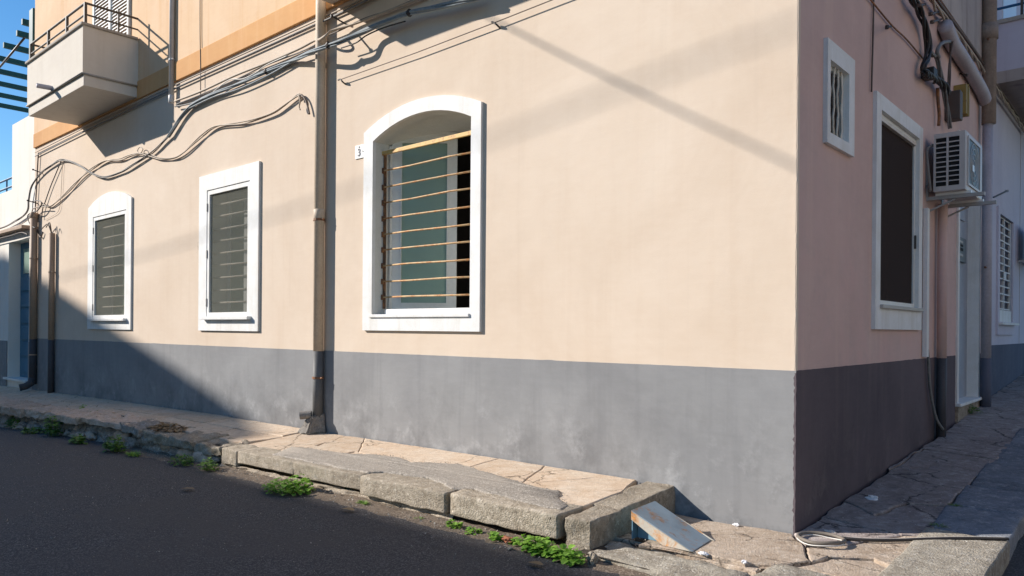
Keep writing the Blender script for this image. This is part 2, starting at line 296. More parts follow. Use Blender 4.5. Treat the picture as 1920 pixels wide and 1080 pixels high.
# ------------------------------------------------------------ helpers
class MB:
    def __init__(s): s.v = []; s.f = []; s.m = []
    def add(s, vs, fs, mi=0):
        o = len(s.v); s.v += [tuple(v) for v in vs]; s.f += [tuple(i+o for i in f) for f in fs]; s.m += [mi]*len(fs); return s
    def box(s, x0, x1, y0, y1, z0, z1, mi=0):
        vs = [(x0, y0, z0), (x1, y0, z0), (x1, y1, z0), (x0, y1, z0), (x0, y0, z1), (x1, y0, z1), (x1, y1, z1), (x0, y1, z1)]
        return s.add(vs, [(0, 3, 2, 1), (4, 5, 6, 7), (0, 1, 5, 4), (1, 2, 6, 5), (2, 3, 7, 6), (3, 0, 4, 7)], mi)
    def hexa(s, b, t, mi=0):
        """b, t: four bottom and four top points, same order"""
        return s.add(list(b)+list(t), [(3, 2, 1, 0), (4, 5, 6, 7), (0, 1, 5, 4), (1, 2, 6, 5), (2, 3, 7, 6), (3, 0, 4, 7)], mi)
    def prism(s, poly, a, b, mi=0):
        """poly: 3D points; a, b: offset vectors of the two caps"""
        n = len(poly); a = Vector(a); b = Vector(b)
        vs = [Vector(p)+a for p in poly]+[Vector(p)+b for p in poly]
        return s.add(vs, [tuple(range(n))[::-1], tuple(range(n, 2*n))]+[(i, (i+1) % n, n+(i+1) % n, n+i) for i in range(n)], mi)
    def tube(s, pts, r, n=8, cap=True, mi=0):
        pts = [Vector(p) for p in pts]; rs = r if isinstance(r, (list, tuple)) else [r]*len(pts)
        o = len(s.v); prev = None
        for i, p in enumerate(pts):
            d = (pts[min(i+1, len(pts)-1)]-pts[max(i-1, 0)]).normalized()
            if prev is None:
                a = d.cross(Vector((0, 0, 1)))
                if a.length < 0.2: a = d.cross(Vector((1, 0, 0)))
                a.normalize()
            else:
                a = (prev-d*prev.dot(d)).normalized()
            prev = a; b = d.cross(a)
            for k in range(n):
                t = 2*math.pi*k/n; s.v.append(tuple(p+(a*math.cos(t)+b*math.sin(t))*rs[i]))
        for i in range(len(pts)-1):
            for k in range(n):
                s.f.append((o+i*n+k, o+i*n+(k+1) % n, o+(i+1)*n+(k+1) % n, o+(i+1)*n+k)); s.m.append(mi)
        if cap:
            s.f.append(tuple(o+k for k in range(n))[::-1]); s.m.append(mi)
            e = o+(len(pts)-1)*n; s.f.append(tuple(e+k for k in range(n))); s.m.append(mi)
        return s
    def mesh(s, name, mats, smooth=False, bevel=0.0, seg=2):
        me = bpy.data.meshes.new(name); me.from_pydata(s.v, [], s.f)
        for m in (mats if isinstance(mats, (list, tuple)) else [mats]): me.materials.append(m)
        me.polygons.foreach_set('material_index', s.m)
        bm = bmesh.new(); bm.from_mesh(me)
        bmesh.ops.recalc_face_normals(bm, faces=bm.faces)
        if bevel > 0:
            ed = [e for e in bm.edges if len(e.link_faces) == 2 and e.calc_face_angle(0) > 0.6]
            bmesh.ops.bevel(bm, geom=ed, offset=bevel, segments=seg, affect='EDGES', profile=0.6, clamp_overlap=True)
        bm.to_mesh(me); bm.free()
        if smooth: me.polygons.foreach_set('use_smooth', [True]*len(me.polygons))
        me.update(); return me
    def build(s, name, mats, parent=None, smooth=False, bevel=0.0, seg=2):
        return link(name, s.mesh(name, mats, smooth, bevel, seg), parent)

def link(name, me, parent=None):
    o = bpy.data.objects.new(name, me); COL.objects.link(o)
    if parent is not None: o.parent = parent
    return o
def empty(name, loc=(0, 0, 0)):
    o = bpy.data.objects.new(name, None); COL.objects.link(o); o.empty_display_size = 0.2
    o['base'] = 0; del o['base']
    return o
def tag(o, label, cat, group=None):
    o['label'] = label; o['category'] = cat
    if group: o['group'] = group
    return o
def struct(o): o['kind'] = 'structure'; return o

def lerp(T, x):
    if x <= T[0][0]: return T[0][1]
    for (a, b), (c, d) in zip(T, T[1:]):
        if x <= c: return b+(d-b)*(x-a)/(c-a)
    return T[-1][1]
KT = [(-18, -0.2), (-12.5, -0.07), (-9.3, 0.025), (-7.5, 0.065), (-5, 0.075), (-3, 0.11), (-1, 0.13), (0, 0.14)]
WT = [(-18, -0.03), (-13.4, 0.05), (-9.9, 0.105), (-7.4, 0.14), (-5, 0.143), (-2.7, 0.168), (0, 0.185)]
RT = [(-30, -1.2), (-18, -0.65), (-12.4, -0.39), (-9.3, -0.23), (-7.4, -0.165), (-5, -0.105), (-3, -0.085), (-1, -0.07), (3, -0.07)]
def gtop(x, y):
    k = min(max(-y/1.04, 0), 1); return lerp(WT, x)*(1-k)+lerp(KT, x)*k
def ltop(x, y): return 0.066*max(y, 0.0)
def rtop(x, y): return lerp(RT, x)

def smooth_path(pts, sub=6):
    """Catmull-Rom through the points"""
    P = [Vector(p) for p in pts]
    if len(P) < 3: return P
    out = []
    for i in range(len(P)-1):
        a, b, c, d = P[max(i-1, 0)], P[i], P[i+1], P[min(i+2, len(P)-1)]
        for k in range(sub):
            t = k/sub
            out.append(0.5*((2*b)+(c-a)*t+(2*a-5*b+4*c-d)*t*t+(3*b-a-3*c+d)*t**3))
    out.append(P[-1]); return out

def arc_pts(xa, xb, zs, za, n=14):
    """points along an arch from (xb,zs) back to (xa,zs) with crown za"""
    c = (xb-xa)/2; h = za-zs; R = (c*c+h*h)/(2*h); cx = (xa+xb)/2; cz = za-R
    t0 = math.atan2(zs-cz, xb-cx); t1 = math.atan2(zs-cz, xa-cx)
    return [(cx+R*math.cos(t0+(t1-t0)*k/n), cz+R*math.sin(t0+(t1-t0)*k/n)) for k in range(n+1)]
def win_loop(xa, xb, z0, zs, za=None):
    if za is None: return [(xa, z0), (xb, z0), (xb, zs), (xa, zs)]
    return [(xa, z0), (xb, z0)]+arc_pts(xa, xb, zs, za)

def sheet(mb, outer, holes, to3, mi=0):
    """flat sheet with holes; to3 maps (u,v) to 3D"""
    loops = [[Vector((u, v, 0)) for u, v in lp] for lp in [outer]+holes]
    tri = geometry.tessellate_polygon(loops)
    flat = [p for lp in loops for p in lp]
    mb.add([to3(p.x, p.y) for p in flat], [tuple(t) for t in tri], mi)
def skirt(mb, loop, to3a, to3b, mi=0):
    n = len(loop)
    mb.add([to3a(*p) for p in loop]+[to3b(*p) for p in loop], [(i, (i+1) % n, n+(i+1) % n, n+i) for i in range(n)], mi)
def ring(mb, outer, inner, fn0, fn1, mi=0):
    """a solid frame between two loops, from depth map fn0 (front) to fn1 (back)"""
    sheet(mb, outer, [inner], fn0, mi); sheet(mb, outer, [inner], fn1, mi)
    skirt(mb, outer, fn0, fn1, mi); skirt(mb, inner, fn0, fn1, mi)
def fy(y): return lambda u, v: (u, y, v)
def fx(x): return lambda u, v: (x, u, v)

def rough_block(name, base, top, mat, parent=None, amp=0.012, freq=6.0, bevel=0.02, cuts=7, seed=0.0, chip=0.0, facet=0.0):
    """a worn stone from four base and four top points"""
    mb = MB().hexa(base, top); me = mb.mesh(name, mat)
    bm = bmesh.new(); bm.from_mesh(me)
    bmesh.ops.bevel(bm, geom=list(bm.edges), offset=bevel, segments=2, affect='EDGES', profile=0.5, clamp_overlap=True)
    long = [e for e in bm.edges if e.calc_length() > 0.05]
    bmesh.ops.subdivide_edges(bm, edges=long, cuts=cuts, use_grid_fill=True)
    bmesh.ops.triangulate(bm, faces=[f for f in bm.faces if len(f.verts) > 4])
    sv = Vector((seed*3.1, seed*7.7, seed*1.3))
    bm.normal_update()
    for v in bm.verts:
        p = v.co*freq+sv
        d = noise.noise_vector(p)*amp+noise.noise_vector(p*3.3)*amp*0.5
        if chip:
            c = noise.noise(v.co*3.0+sv*1.7)
            if c > 0.25: d -= v.normal*chip*(c-0.25)*2
        if facet:
            vd = noise.voronoi(v.co*7.0+sv)[0]; d += v.normal*facet*(0.45-vd[0])*1.6
            vd = noise.voronoi(v.co*19.0+sv)[0]; d += v.normal*facet*0.4*(0.4-vd[0])
        v.co += d
    bm.to_mesh(me); bm.free()
    me.polygons.foreach_set('use_smooth', [True]*len(me.polygons))
    return link(name, me, parent)

def slab(name, poly, topfn, mat, parent, thick=0.05, gap=0.006, jit=0.012, lift=0.0, step=0.07, tilt=0.004, seed=0):
    """a paving slab: outline wobbling like a broken edge, slightly tilted, shallow worn arris"""
    n = len(poly); P = [Vector((a, b, 0)) for a, b in poly]
    area = sum(P[i].x*P[(i+1) % n].y-P[(i+1) % n].x*P[i].y for i in range(n))
    if area < 0: P.reverse()
    out = []
    for i in range(n):
        a, b = P[i], P[(i+1) % n]; k = max(1, int((b-a).length/step))
        for j in range(k):
            q = a.lerp(b, j/k); w = noise.noise_vector(Vector((q.x*5.3, q.y*5.3, 3.1)))*jit+noise.noise_vector(Vector((q.x*17, q.y*17, 8.1)))*jit*0.5
            out.append(q+Vector((w.x, w.y, 0)))
    m = len(out); ins = []
    for i in range(m):
        t = (out[(i+1) % m]-out[i-1]).normalized(); nr = Vector((-t.y, t.x, 0)); ins.append((out[i]+nr*gap, out[i]+nr*(gap+0.009)))
    rnd = random.Random(seed*31+5); tx, ty = rnd.uniform(-tilt, tilt), rnd.uniform(-tilt, tilt); c = sum(out, Vector())/m
    def z(q): return topfn(q.x, q.y)+lift+tx*(q.x-c.x)+ty*(q.y-c.y)+noise.noise(Vector((q.x*9, q.y*9, seed)))*0.002
    mb = MB()
    v0 = [(q.x, q.y, z(q)-thick) for q, _ in ins]; v1 = [(q.x, q.y, z(q)-0.006) for q, _ in ins]; v2 = [(q.x, q.y, z(q)) for _, q in ins]
    f = [(i, (i+1) % m, m+(i+1) % m, m+i) for i in range(m)]+[(m+i, m+(i+1) % m, 2*m+(i+1) % m, 2*m+i) for i in range(m)]
    mb.add(v0+v1+v2, f)
    o = 2*m
    for t in geometry.tessellate_polygon([[Vector((q.x, q.y, 0)) for _, q in ins]]): mb.f.append((o+t[0], o+t[1], o+t[2])); mb.m.append(0)
    return mb.build(name, mat, parent)

def grid_sheet(name, x0, x1, y0, y1, nx, ny, zf, mat, parent=None):
    mb = MB(); vs = []
    for j in range(ny+1):
        for i in range(nx+1):
            x = x0+(x1-x0)*i/nx; y = y0+(y1-y0)*j/ny; vs.append((x, y, zf(x, y)))
    mb.add(vs, [(j*(nx+1)+i, j*(nx+1)+i+1, (j+1)*(nx+1)+i+1, (j+1)*(nx+1)+i) for j in range(ny) for i in range(nx)])
    return mb.build(name, mat, parent, smooth=True)

def cable(name, pts, r, mat, label, cat='cable', group=None, strands=1, twist=5.0, sub=6, n=7, raw=False):
    """a cable, or a bundle of strands wound loosely round one another"""
    P = smooth_path(pts, sub) if not raw else [Vector(p) for p in pts]
    mb = MB()
    if strands == 1: mb.tube(P, r, n)
    else:
        L = 0.0
        acc = [0.0]
        for a, b in zip(P, P[1:]): L += (b-a).length; acc.append(L)
        for s in range(strands):
            q = []
            for i, p in enumerate(P):
                d = (P[min(i+1, len(P)-1)]-P[max(i-1, 0)]).normalized()
                a = d.cross(Vector((0, 1, 0.1))).normalized(); b = d.cross(a)
                t = acc[i]*twist+2*math.pi*s/strands+0.8*noise.noise(Vector((acc[i]*1.3, s*5.0, 0)))
                w = r*(0.75+0.9*noise.noise(Vector((acc[i]*0.8, s*9.0, 2))))
                q.append(p+(a*math.cos(t)+b*math.sin(t))*w)
            mb.tube(q, r*0.55, 6)
    o = mb.build(name, mat, None, smooth=True)
    return tag(o, label, cat, group)

# ------------------------------------------------------------ ground, road
road = grid_sheet('road', -60, 30, -40, -0.9, 180, 80, lambda x, y: rtop(x, y)-0.004, MT['asphalt']); struct(road)
ground = grid_sheet('ground', -300, 300, -300, 300, 60, 60, lambda x, y: -2.4, MT['asphalt']); struct(ground)
side_road = grid_sheet('side_road', 0.9, 14, -0.95, 60, 26, 120, lambda x, y: rtop(x, y)-0.05+ltop(x, y), MT['asphalt']); struct(side_road)
# dusty edge of the road against the kerb
verge = grid_sheet('road_edge', -7.2, 1.2, -1.36, -0.92, 168, 12,
                   lambda x, y: rtop(x, y)+0.010-0.040*max(0, (-1.16-y)/0.2)+0.012*noise.noise(Vector((x*5, y*9, 0)))+0.010*noise.noise(Vector((x*19, y*19, 4))), MT['verge']); struct(verge)

# front pavement: earth bed, kerb stones, slabs, tarmac patch
fp = grid_sheet('front_pavement', -19, -0.84, -1.0, 0.02, 120, 10, lambda x, y: gtop(x, y)-0.035, MT['bed']); struct(fp)
def kerb(name, x0, x1, y0, y1, h, mat, seed, amp=0.012, bevel=0.022, dz=0.0, cuts=7, chip=0.012, tilt=0.0, y0b=None, facet=0.006):
    y0b = y0 if y0b is None else y0b
    zt = lambda x, y: gtop(x, max(y, -1.04))+dz
    t = [(x0, y0, zt(x0, y0)+tilt), (x1, y0b, zt(x1, y0)), (x1, y1, zt(x1, y1)), (x0, y1, zt(x0, y1))]
    b = [(x, y, (z-h)) for x, y, z in t]
    return rough_block(name, b, t, MT[mat], fp, amp, 6.0, bevel, cuts+3, seed, chip, facet)
kerb('kerb_stone', -1.955, -1.02, -1.075, -0.80, 0.155, 'kerb', 1, 0.007, 0.013, 0.004)
kerb('kerb_stone', -2.94, -1.985, -1.085, -0.82, 0.15, 'kerb', 2, 0.007, 0.012, 0.002)
kerb('kerb_stone', -3.90, -2.955, -1.06, -0.80, 0.125, 'kerb', 3, 0.006, 0.010, 0.002)
kerb('kerb_stone', -4.86, -3.905, -1.05, -0.80, 0.115, 'kerb', 4, 0.006, 0.010, 0.002)
kerb('kerb_stone', -5.16, -4.875, -1.05, -0.80, 0.15, 'kerb', 5, 0.009, 0.012, 0.002)
# corner block: upright front stone plus the long end stone running back to the wall
rough_block('kerb_stone', [(-0.985, -1.06, -0.07), (-0.80, -1.045, -0.07), (-0.80, -0.70, -0.07), (-0.985, -0.70, -0.07)],
            [(-0.985, -1.06, 0.128), (-0.80, -1.045, 0.128), (-0.80, -0.70, 0.138), (-0.985, -0.70, 0.138)], MT['kerb'], fp, 0.008, 7, 0.011, 9, 6, 0.03, 0.008)
rough_block('kerb_stone', [(-1.03, -0.705, -0.05), (-0.805, -0.705, -0.05), (-0.825, 0.03, -0.03), (-1.06, 0.03, -0.03)],
            [(-1.03, -0.705, 0.14), (-0.805, -0.705, 0.14), (-0.825, 0.03, 0.18), (-1.06, 0.03, 0.18)], MT['kerb'], fp, 0.006, 6, 0.011, 10, 8, 0.015, 0.005)
# broken kerb to the left: cap stones, tilted and eroded
for i, (a, b, dz, tl, mt, h) in enumerate([(-5.72, -5.18, 0.0, 0.0, 'kerb', 0.13), (-6.25, -5.74, 0.012, 0.0, 'kerb', 0.12), (-6.95, -6.28, -0.005, 0.01, 'kerb', 0.14),
        (-7.55, -6.98, 0.03, 0.02, 'rubble', 0.13), (-8.9, -7.45, 0.035, 0.0, 'kerb_warm', 0.10), (-10.2, -8.93, 0.02, 0.02, 'kerb_warm', 0.13), (-11.2, -10.25, 0.03, 0.0, 'kerb_warm', 0.16),
        (-12.6, -11.25, 0.03, 0.0, 'kerb_warm', 0.18), (-14.3, -12.65, 0.02, 0.0, 'kerb_warm', 0.2), (-16.0, -14.35, 0.0, 0.0, 'kerb_warm', 0.2)]):
    kerb('kerb_stone', a, b, -1.06-0.03*(i % 2), -0.72+0.05*(i % 3), h*0.8, mt, 20+i, 0.018, 0.012, dz, 15, 0.06, tl, facet=0.030)
# foundation showing under the kerb stones: pale mortar to the right, rubble to the left
mb = MB()
fo = grid_sheet('kerb_footing', -5.2, -1.95, 0, 1, 150, 8,
                lambda x, y: 0, MT['mortar'], fp)
for v in fo.data.vertices:
    x, t = v.co.x, v.co.y
    z0, z1 = rtop(x, 0)-0.02, gtop(x, -1.04)-0.145
    v.co = Vector((x, -1.05+0.03*t+0.03*noise.noise(Vector((x*6, t*3, 1)))+0.012*noise.noise(Vector((x*21, t*8, 3))), z0+(z1-z0)*t))
wallb = grid_sheet('rubble_backing', -16.5, -5.1, 0, 1, 700, 14, lambda x, y: 0, MT['rubble'], fp)
for v in wallb.data.vertices:
    x, t = v.co.x, v.co.y
    z0, z1 = rtop(x, 0)-0.05, gtop(x, -1.04)-0.04
    q = Vector((x, 0, z0+(z1-z0)*t))
    f1 = noise.voronoi(Vector((q.x*7, 0.3, q.z*10)))[0]; f2 = noise.voronoi(Vector((q.x*23, 0.3, q.z*27)))[0]
    v.co = Vector((x, -0.90-0.10*(0.5-f1[0])-0.035*(0.45-f2[0])+0.04*noise.noise(q*4)-0.15*(1-t), q.z))
def pebble(name, c, r, mat, parent, seed, sub=2, sq=(1, 1, 0.7), amp=0.35):
    bm = bmesh.new(); bmesh.ops.create_icosphere(bm, subdivisions=sub, radius=1.0)
    for v in bm.verts:
        d = 1+amp*noise.noise(v.co*1.3+Vector((seed*3.7, seed, 0)))+amp*0.4*noise.noise(v.co*3.1+Vector((0, seed*2.1, 0)))
        v.co = Vector((v.co.x*sq[0]*d*r, v.co.y*sq[1]*d*r, v.co.z*sq[2]*d*r))+Vector(c)
    me = bpy.data.meshes.new(name); bm.to_mesh(me); bm.free(); me.materials.append(mat)
    me.polygons.foreach_set('use_smooth', [True]*len(me.polygons))
    return link(name, me, parent)
rnd = random.Random(3)
x = -5.3
i = 0
while x > -14.5:
    w = rnd.uniform(0.10, 0.34); h = gtop(x, -1.04)-0.09-rtop(x, 0)
    fr = rnd.uniform(0.1, 0.8)
    o = pebble('rubble_stone', (x-w/2, -0.92-0.12*(1-fr)+rnd.uniform(-0.03, 0.03), rtop(x, 0)+h*fr), 0.5*w, MT['rubble'] if rnd.random() < 0.7 else MT['kerb_warm'], fp, i+rnd.random(), 3,
               (1.1, 0.5, rnd.uniform(0.4, 0.75)), 0.55)
    for v in o.data.vertices:
        f1 = noise.voronoi(v.co*11+Vector((i, 0, 0)))[0]; v.co.y -= 0.03*(0.4-f1[0])
    i += 1; x -= w*rnd.uniform(0.9, 1.9)

# concrete paving slabs
SL = [[(-1.972, 0.036, 0.173), (-1.137, 0.06, 0.178), (-1.415, -0.145, 0.169), (-1.741, -0.582, 0.145)], [(-1.121, 0.048, 0.178), (-1.027, -0.367, 0.161), (-1.025, -0.823, 0.14), (-1.064, -0.926, 0.135), (-1.398, -0.845, 0.135), (-1.741, -0.582, 0.145), (-1.415, -0.145, 0.169)], [(-2.458, 0.074, 0.17), (-1.972, 0.036, 0.173), (-1.741, -0.582, 0.145), (-1.923, -0.666, 0.14), (-2.437, -0.44, 0.147)], [(-4.274, 0.026, 0.151), (-2.458, 0.074, 0.17), (-2.437, -0.44, 0.147), (-2.529, -0.763, 0.129), (-3.746, -0.489, 0.129)], [(-4.708, 0.018, 0.146), (-4.274, 0.026, 0.151), (-3.746, -0.489, 0.129), (-4.309, -0.582, 0.115)]]
fit = lambda q: (q[0], min(q[1], -0.014))
for i, s in enumerate(SL): slab('paving_slab', [fit(q) for q in s], gtop, MT['slab'], fp, 0.05, 0.002, 0.012, 0.0, 0.05, 0.003, i)
# a strip under the tarmac patch and the slabs to the left
slab('paving_slab', [(-2.46, -0.42), (-1.74, -0.58), (-1.06, -0.80), (-1.05, -0.86), (-2.5, -0.86), (-3.79, -0.80), (-3.79, -0.47)], gtop, MT['slab'], fp, 0.05, 0.002, 0.01, -0.004, 0.05, 0.0, 9)
XL = [-4.62, -5.6, -6.9, -8.3, -9.6, -11.0, -12.4, -13.9, -15.6, -17.5]
slab('paving_slab', [(-4.58, -0.014), (-4.40, -0.50), (-3.80, -0.47), (-3.80, -0.80), (-5.1, -0.82), (-5.15, -0.35), (-5.2, -0.014)], gtop, MT['slab'], fp, 0.05, 0.003, 0.012, 0, 0.05, 0.003, 11)
for i, (a, b) in enumerate(zip([-5.2]+XL[2:], XL[2:])):
    slab('paving_slab', [(a, -0.014), (a+0.05, -0.40), (b+0.05, -0.40), (b, -0.014)], gtop, MT['slab'], fp, 0.05, 0.003, 0.014, 0.004, 0.06, 0.006, 20+i)
    slab('paving_slab', [(a+0.05, -0.40), (a-0.02, -0.80), (b-0.02, -0.80), (b+0.05, -0.40)], gtop, MT['slab'], fp, 0.05, 0.006, 0.02, 0.0, 0.06, 0.008, 40+i)

# grey tarmac patch spread over the kerb backs
PT = [(-4.35, -0.985), (-4.517, -0.696), (-4.267, -0.616), (-3.848, -0.629), (-3.421, -0.488), (-3.184, -0.477), (-2.932, -0.546), (-2.836, -0.486), (-2.558, -0.38), (-2.097, -0.479), (-1.731, -0.594), (-1.348, -0.624), (-1.285, -0.751), (-1.096, -0.873), (-1.082, -0.968), (-1.239, -0.973), (-1.473, -0.962), (-1.892, -0.906), (-2.019, -0.974), (-2.436, -0.847), (-2.884, -0.906), (-2.953, -0.985), (-3.416, -0.985), (-3.943, -0.985)]
ap = slab('tarmac_patch', PT, lambda x, y: gtop(x, y)+0.010, MT['patch'], fp, 0.03, 0.0, 0.022, 0.002, 0.03, 0.0, 77)
def sub_relief(o, amp, freq, cuts):
    bm = bmesh.new(); bm.from_mesh(o.data)
    for _ in range(cuts): bmesh.ops.subdivide_edges(bm, edges=[e for e in bm.edges if e.calc_length() > 0.03], cuts=1); bmesh.ops.triangulate(bm, faces=bm.faces)
    for v in bm.verts: v.co.z += amp*noise.noise(v.co*freq)+amp*0.6*noise.noise(v.co*freq*2.7)
    bm.to_mesh(o.data); bm.free()
sub_relief(ap, 0.004, 7, 3)
ap.data.polygons.foreach_set('use_smooth', [True]*len(ap.data.polygons))

# side pavement: lower level at the corner, climbing along the side street
sp = grid_sheet('side_pavement', -0.84, 1.0, -1.12, 40, 20, 200, lambda x, y: ltop(x, y)-0.04, MT['bed']); struct(sp)
LS = [[(-0.626, -0.329, 0.0), (-0.822, -0.034, 0.0), (-0.577, -0.061, 0.0), (0.001, 0.0, 0.0), (0.159, -0.239, 0.0), (0.267, -0.519, 0.0), (0.156, -0.71, 0.0), (0.043, -0.79, 0.0), (-0.041, -0.792, 0.0), (-0.274, -0.784, 0.0), (-0.579, -0.854, 0.0)], [(0.001, 0.0, 0.0), (0.159, -0.239, 0.0), (0.293, -0.07, 0.0), (0.526, 0.31, 0.02), (0.237, 0.357, 0.024), (-0.015, 0.414, 0.027)], [(0.159, -0.239, 0.0), (0.267, -0.519, 0.0), (0.329, -0.318, -0.0), (0.517, -0.196, 0.0), (0.682, -0.318, 0.0), (0.669, 0.02, 0.001), (0.67, 0.375, 0.025), (0.526, 0.31, 0.02), (0.293, -0.07, 0.0)], [(-0.015, 0.414, 0.027), (0.237, 0.357, 0.024), (0.526, 0.31, 0.02), (0.67, 0.375, 0.025), (0.649, 0.606, 0.04), (0.32, 0.604, 0.04), (-0.025, 0.863, 0.057)], [(-0.025, 0.863, 0.057), (0.32, 0.604, 0.04), (0.649, 0.606, 0.04), (0.616, 1.112, 0.073), (0.381, 1.028, 0.068), (0.289, 0.624, 0.041)], [(-0.025, 0.863, 0.057), (0.289, 0.624, 0.041), (0.381, 1.028, 0.068), (0.616, 1.112, 0.073), (0.624, 2.122, 0.14), (0.265, 2.245, 0.148), (0.033, 1.944, 0.128)], [(0.033, 1.944, 0.128), (0.265, 2.245, 0.148), (0.624, 2.122, 0.14), (0.648, 2.784, 0.184), (0.056, 2.913, 0.192)], [(0.033, 1.944, 0.128), (0.056, 2.913, 0.192), (0.648, 2.784, 0.184), (0.655, 3.725, 0.246), (0.037, 3.845, 0.254)], [(0.037, 3.845, 0.254), (0.655, 3.725, 0.246), (0.676, 4.727, 0.312), (0.045, 4.774, 0.315)]]
for i, s in enumerate(LS):
    pts = [(max(q[0], 0.016) if q[1] > 0.05 else q[0], q[1] if q[1] > 0.05 else min(q[1], -0.014) if q[0] < 0.0 else q[1]) for q in s]
    slab('paving_slab', pts, ltop, MT['slab_front'] if i in (0, 2) else MT['slab_side'], sp, 0.05, 0.006, 0.02, 0.006 if i % 2 else 0.0, 0.045, 0.008, 60+i)
y = 4.6; i = 0
while y < 16:
    w = 1.1+0.4*((i*37) % 10)/10
    slab('paving_slab', [(0, y), (0.6, y-0.05), (0.6, y+w-0.05), (0, y+w)], ltop, MT['slab_side'], sp, 0.05, 0.006, 0.02, 0.0, 0.08, 0.008, 90+i); y += w; i += 1
# kerb slabs along the side street
ye = [-0.62, 0.56, 1.15, 1.78, 2.6, 3.5, 4.4, 5.4, 6.4, 7.5, 8.7, 10, 11.5, 13, 15]
for i, (a, b) in enumerate(zip(ye, ye[1:])):
    m = MT['granite'] if i == 0 else MT['basalt']
    t = [(0.625, a+0.008, ltop(0, a)+0.006), (1.04, a+0.008, ltop(0, a)+0.006), (1.04, b-0.008, ltop(0, b)+0.006), (0.60, b-0.008, ltop(0, b)+0.006)]
    rough_block('kerb_slab', [(x, y, z-0.17) for x, y, z in t], t, m, sp, 0.006, 7, 0.012, 8, 50+i, 0.012)
# rough front kerb of the lower corner
rough_block('kerb_slab', [(-0.80, -1.13, -0.13), (0.10, -1.17, -0.13), (0.12, -0.86, -0.13), (-0.80, -0.80, -0.13)],
            [(-0.79, -1.10, -0.030), (0.10, -1.14, -0.012), (0.12, -0.88, -0.010), (-0.80, -0.84, -0.014)], MT['granite'], sp, 0.012, 6, 0.02, 12, 71, 0.03, 0.012)
rough_block('kerb_slab', [(0.12, -1.17, -0.13), (1.04, -1.15, -0.13), (1.04, -0.64, -0.13), (0.14, -0.64, -0.13)],
            [(0.12, -1.14, 0.0), (1.03, -1.12, 0.0), (1.03, -0.64, 0.002), (0.14, -0.64, 0.002)], MT['granite'], sp, 0.012, 6, 0.03, 10, 72, 0.03)
slab('paving_slab', [(-0.573, -0.863), (-0.269, -0.793), (-0.036, -0.801), (0.047, -0.799), (0.159, -0.719), (0.27, -0.529), (0.333, -0.328), (0.52, -0.206), (0.685, -0.327)]+[(0.61, -0.62), (0.12, -0.64), (0.12, -0.84), (-0.80, -0.78), (-0.80, -0.6)], ltop, MT['slab_front'], sp, 0.05, 0.004, 0.018, -0.012, 0.045, 0.003, 88)

# ------------------------------------------------------------ corner building
B = empty('corner_building')
tag(B, 'beige corner house with grey plinth, barred white-framed windows and peach upper storey', 'building')
XE = -14.45                                   # left end of the front wall
YE = 5.93                                     # far end of the side wall
ZC = 4.605                                    # top of the ground storey
W1 = dict(xa=-11.44, xb=-10.12, z0=1.35, zs=3.015, oa=-11.65, ob=-9.93, o0=1.195, os=3.18, oz=3.35)
W2 = dict(xa=-7.57, xb=-6.505, z0=1.36, zs=3.0, oa=-7.78, ob=-6.30, o0=1.20, os=3.20, oz=None)
W3 = dict(xa=-4.165, xb=-2.81, z0=1.36, zs=3.085, za=3.24, oa=-4.31, ob=-2.69, o0=1.225, os=3.19, oz=3.37)
def mid(w):
    return win_loop(w['oa']+0.07, w['ob']-0.07, w['o0']+0.06, w['os']-0.06, None if w['oz'] is None else w['oz']-0.07)
mb = MB()
sheet(mb, [(XE, -0.6), (0, -0.6), (0, ZC), (XE, ZC)], [mid(W1), mid(W2), mid(W3)], fy(0.0))
front = mb.build('wall', MT['wall'], B)
# small plaster step at the top of the ground storey
SW = dict(xa=0.495, xb=0.878, z0=2.575, zs=3.06, oa=0.44, ob=1.0, o0=2.50, os=3.19)
BW = dict(xa=1.66, xb=2.835, z0=1.45, zs=2.99, oa=1.535, ob=2.955, o0=1.27, os=3.107)
DO = [(4.60, 0.40), (5.70, 0.40), (5.70, 3.30), (4.60, 3.30)]
rect = lambda a, b, c, d: [(a, c), (b, c), (b, d), (a, d)]
mb = MB()
sheet(mb, rect(0.0, YE, -0.6, ZC-0.1), [rect(0.46, 0.97, 2.53, 3.15), rect(1.6, 2.9, 1.33, 3.05), DO], fx(0.0))
mb.build('wall', MT['wall_side'], B)
mb = MB(); vs = []; fs = []; N = 160
for i in range(N+1):
    z = 0.99+(ZC-0.99)*i/N; j = 0.004*noise.noise(Vector((0, 5, z*7)))+0.003*noise.noise(Vector((0, 9, z*29)))
    vs += [(-0.03, -0.0015, z), (-0.006+j, -0.002, z), (0.001+j, 0.002, z), (0.0018, 0.010, z), (0.0015, 0.03, z)]
for i in range(N): fs += [(5*i+k, 5*i+k+1, 5*i+k+6, 5*i+k+5) for k in range(4)]
mb.add(vs, fs); mb.build('corner_edge', MT['wall'], B)
# closing walls, so the house is a solid from any side
mb = MB(); sheet(mb, rect(XE, 0, -0.6, ZC+3.6), [], fy(9.0)); sheet(mb, rect(0, 9.0, -0.6, ZC+3.6), [], fx(XE)); sheet(mb, rect(YE, 9.0, -0.6, ZC+3.6), [], fx(-0.6)); mb.build('wall', MT['upper_side'], B)
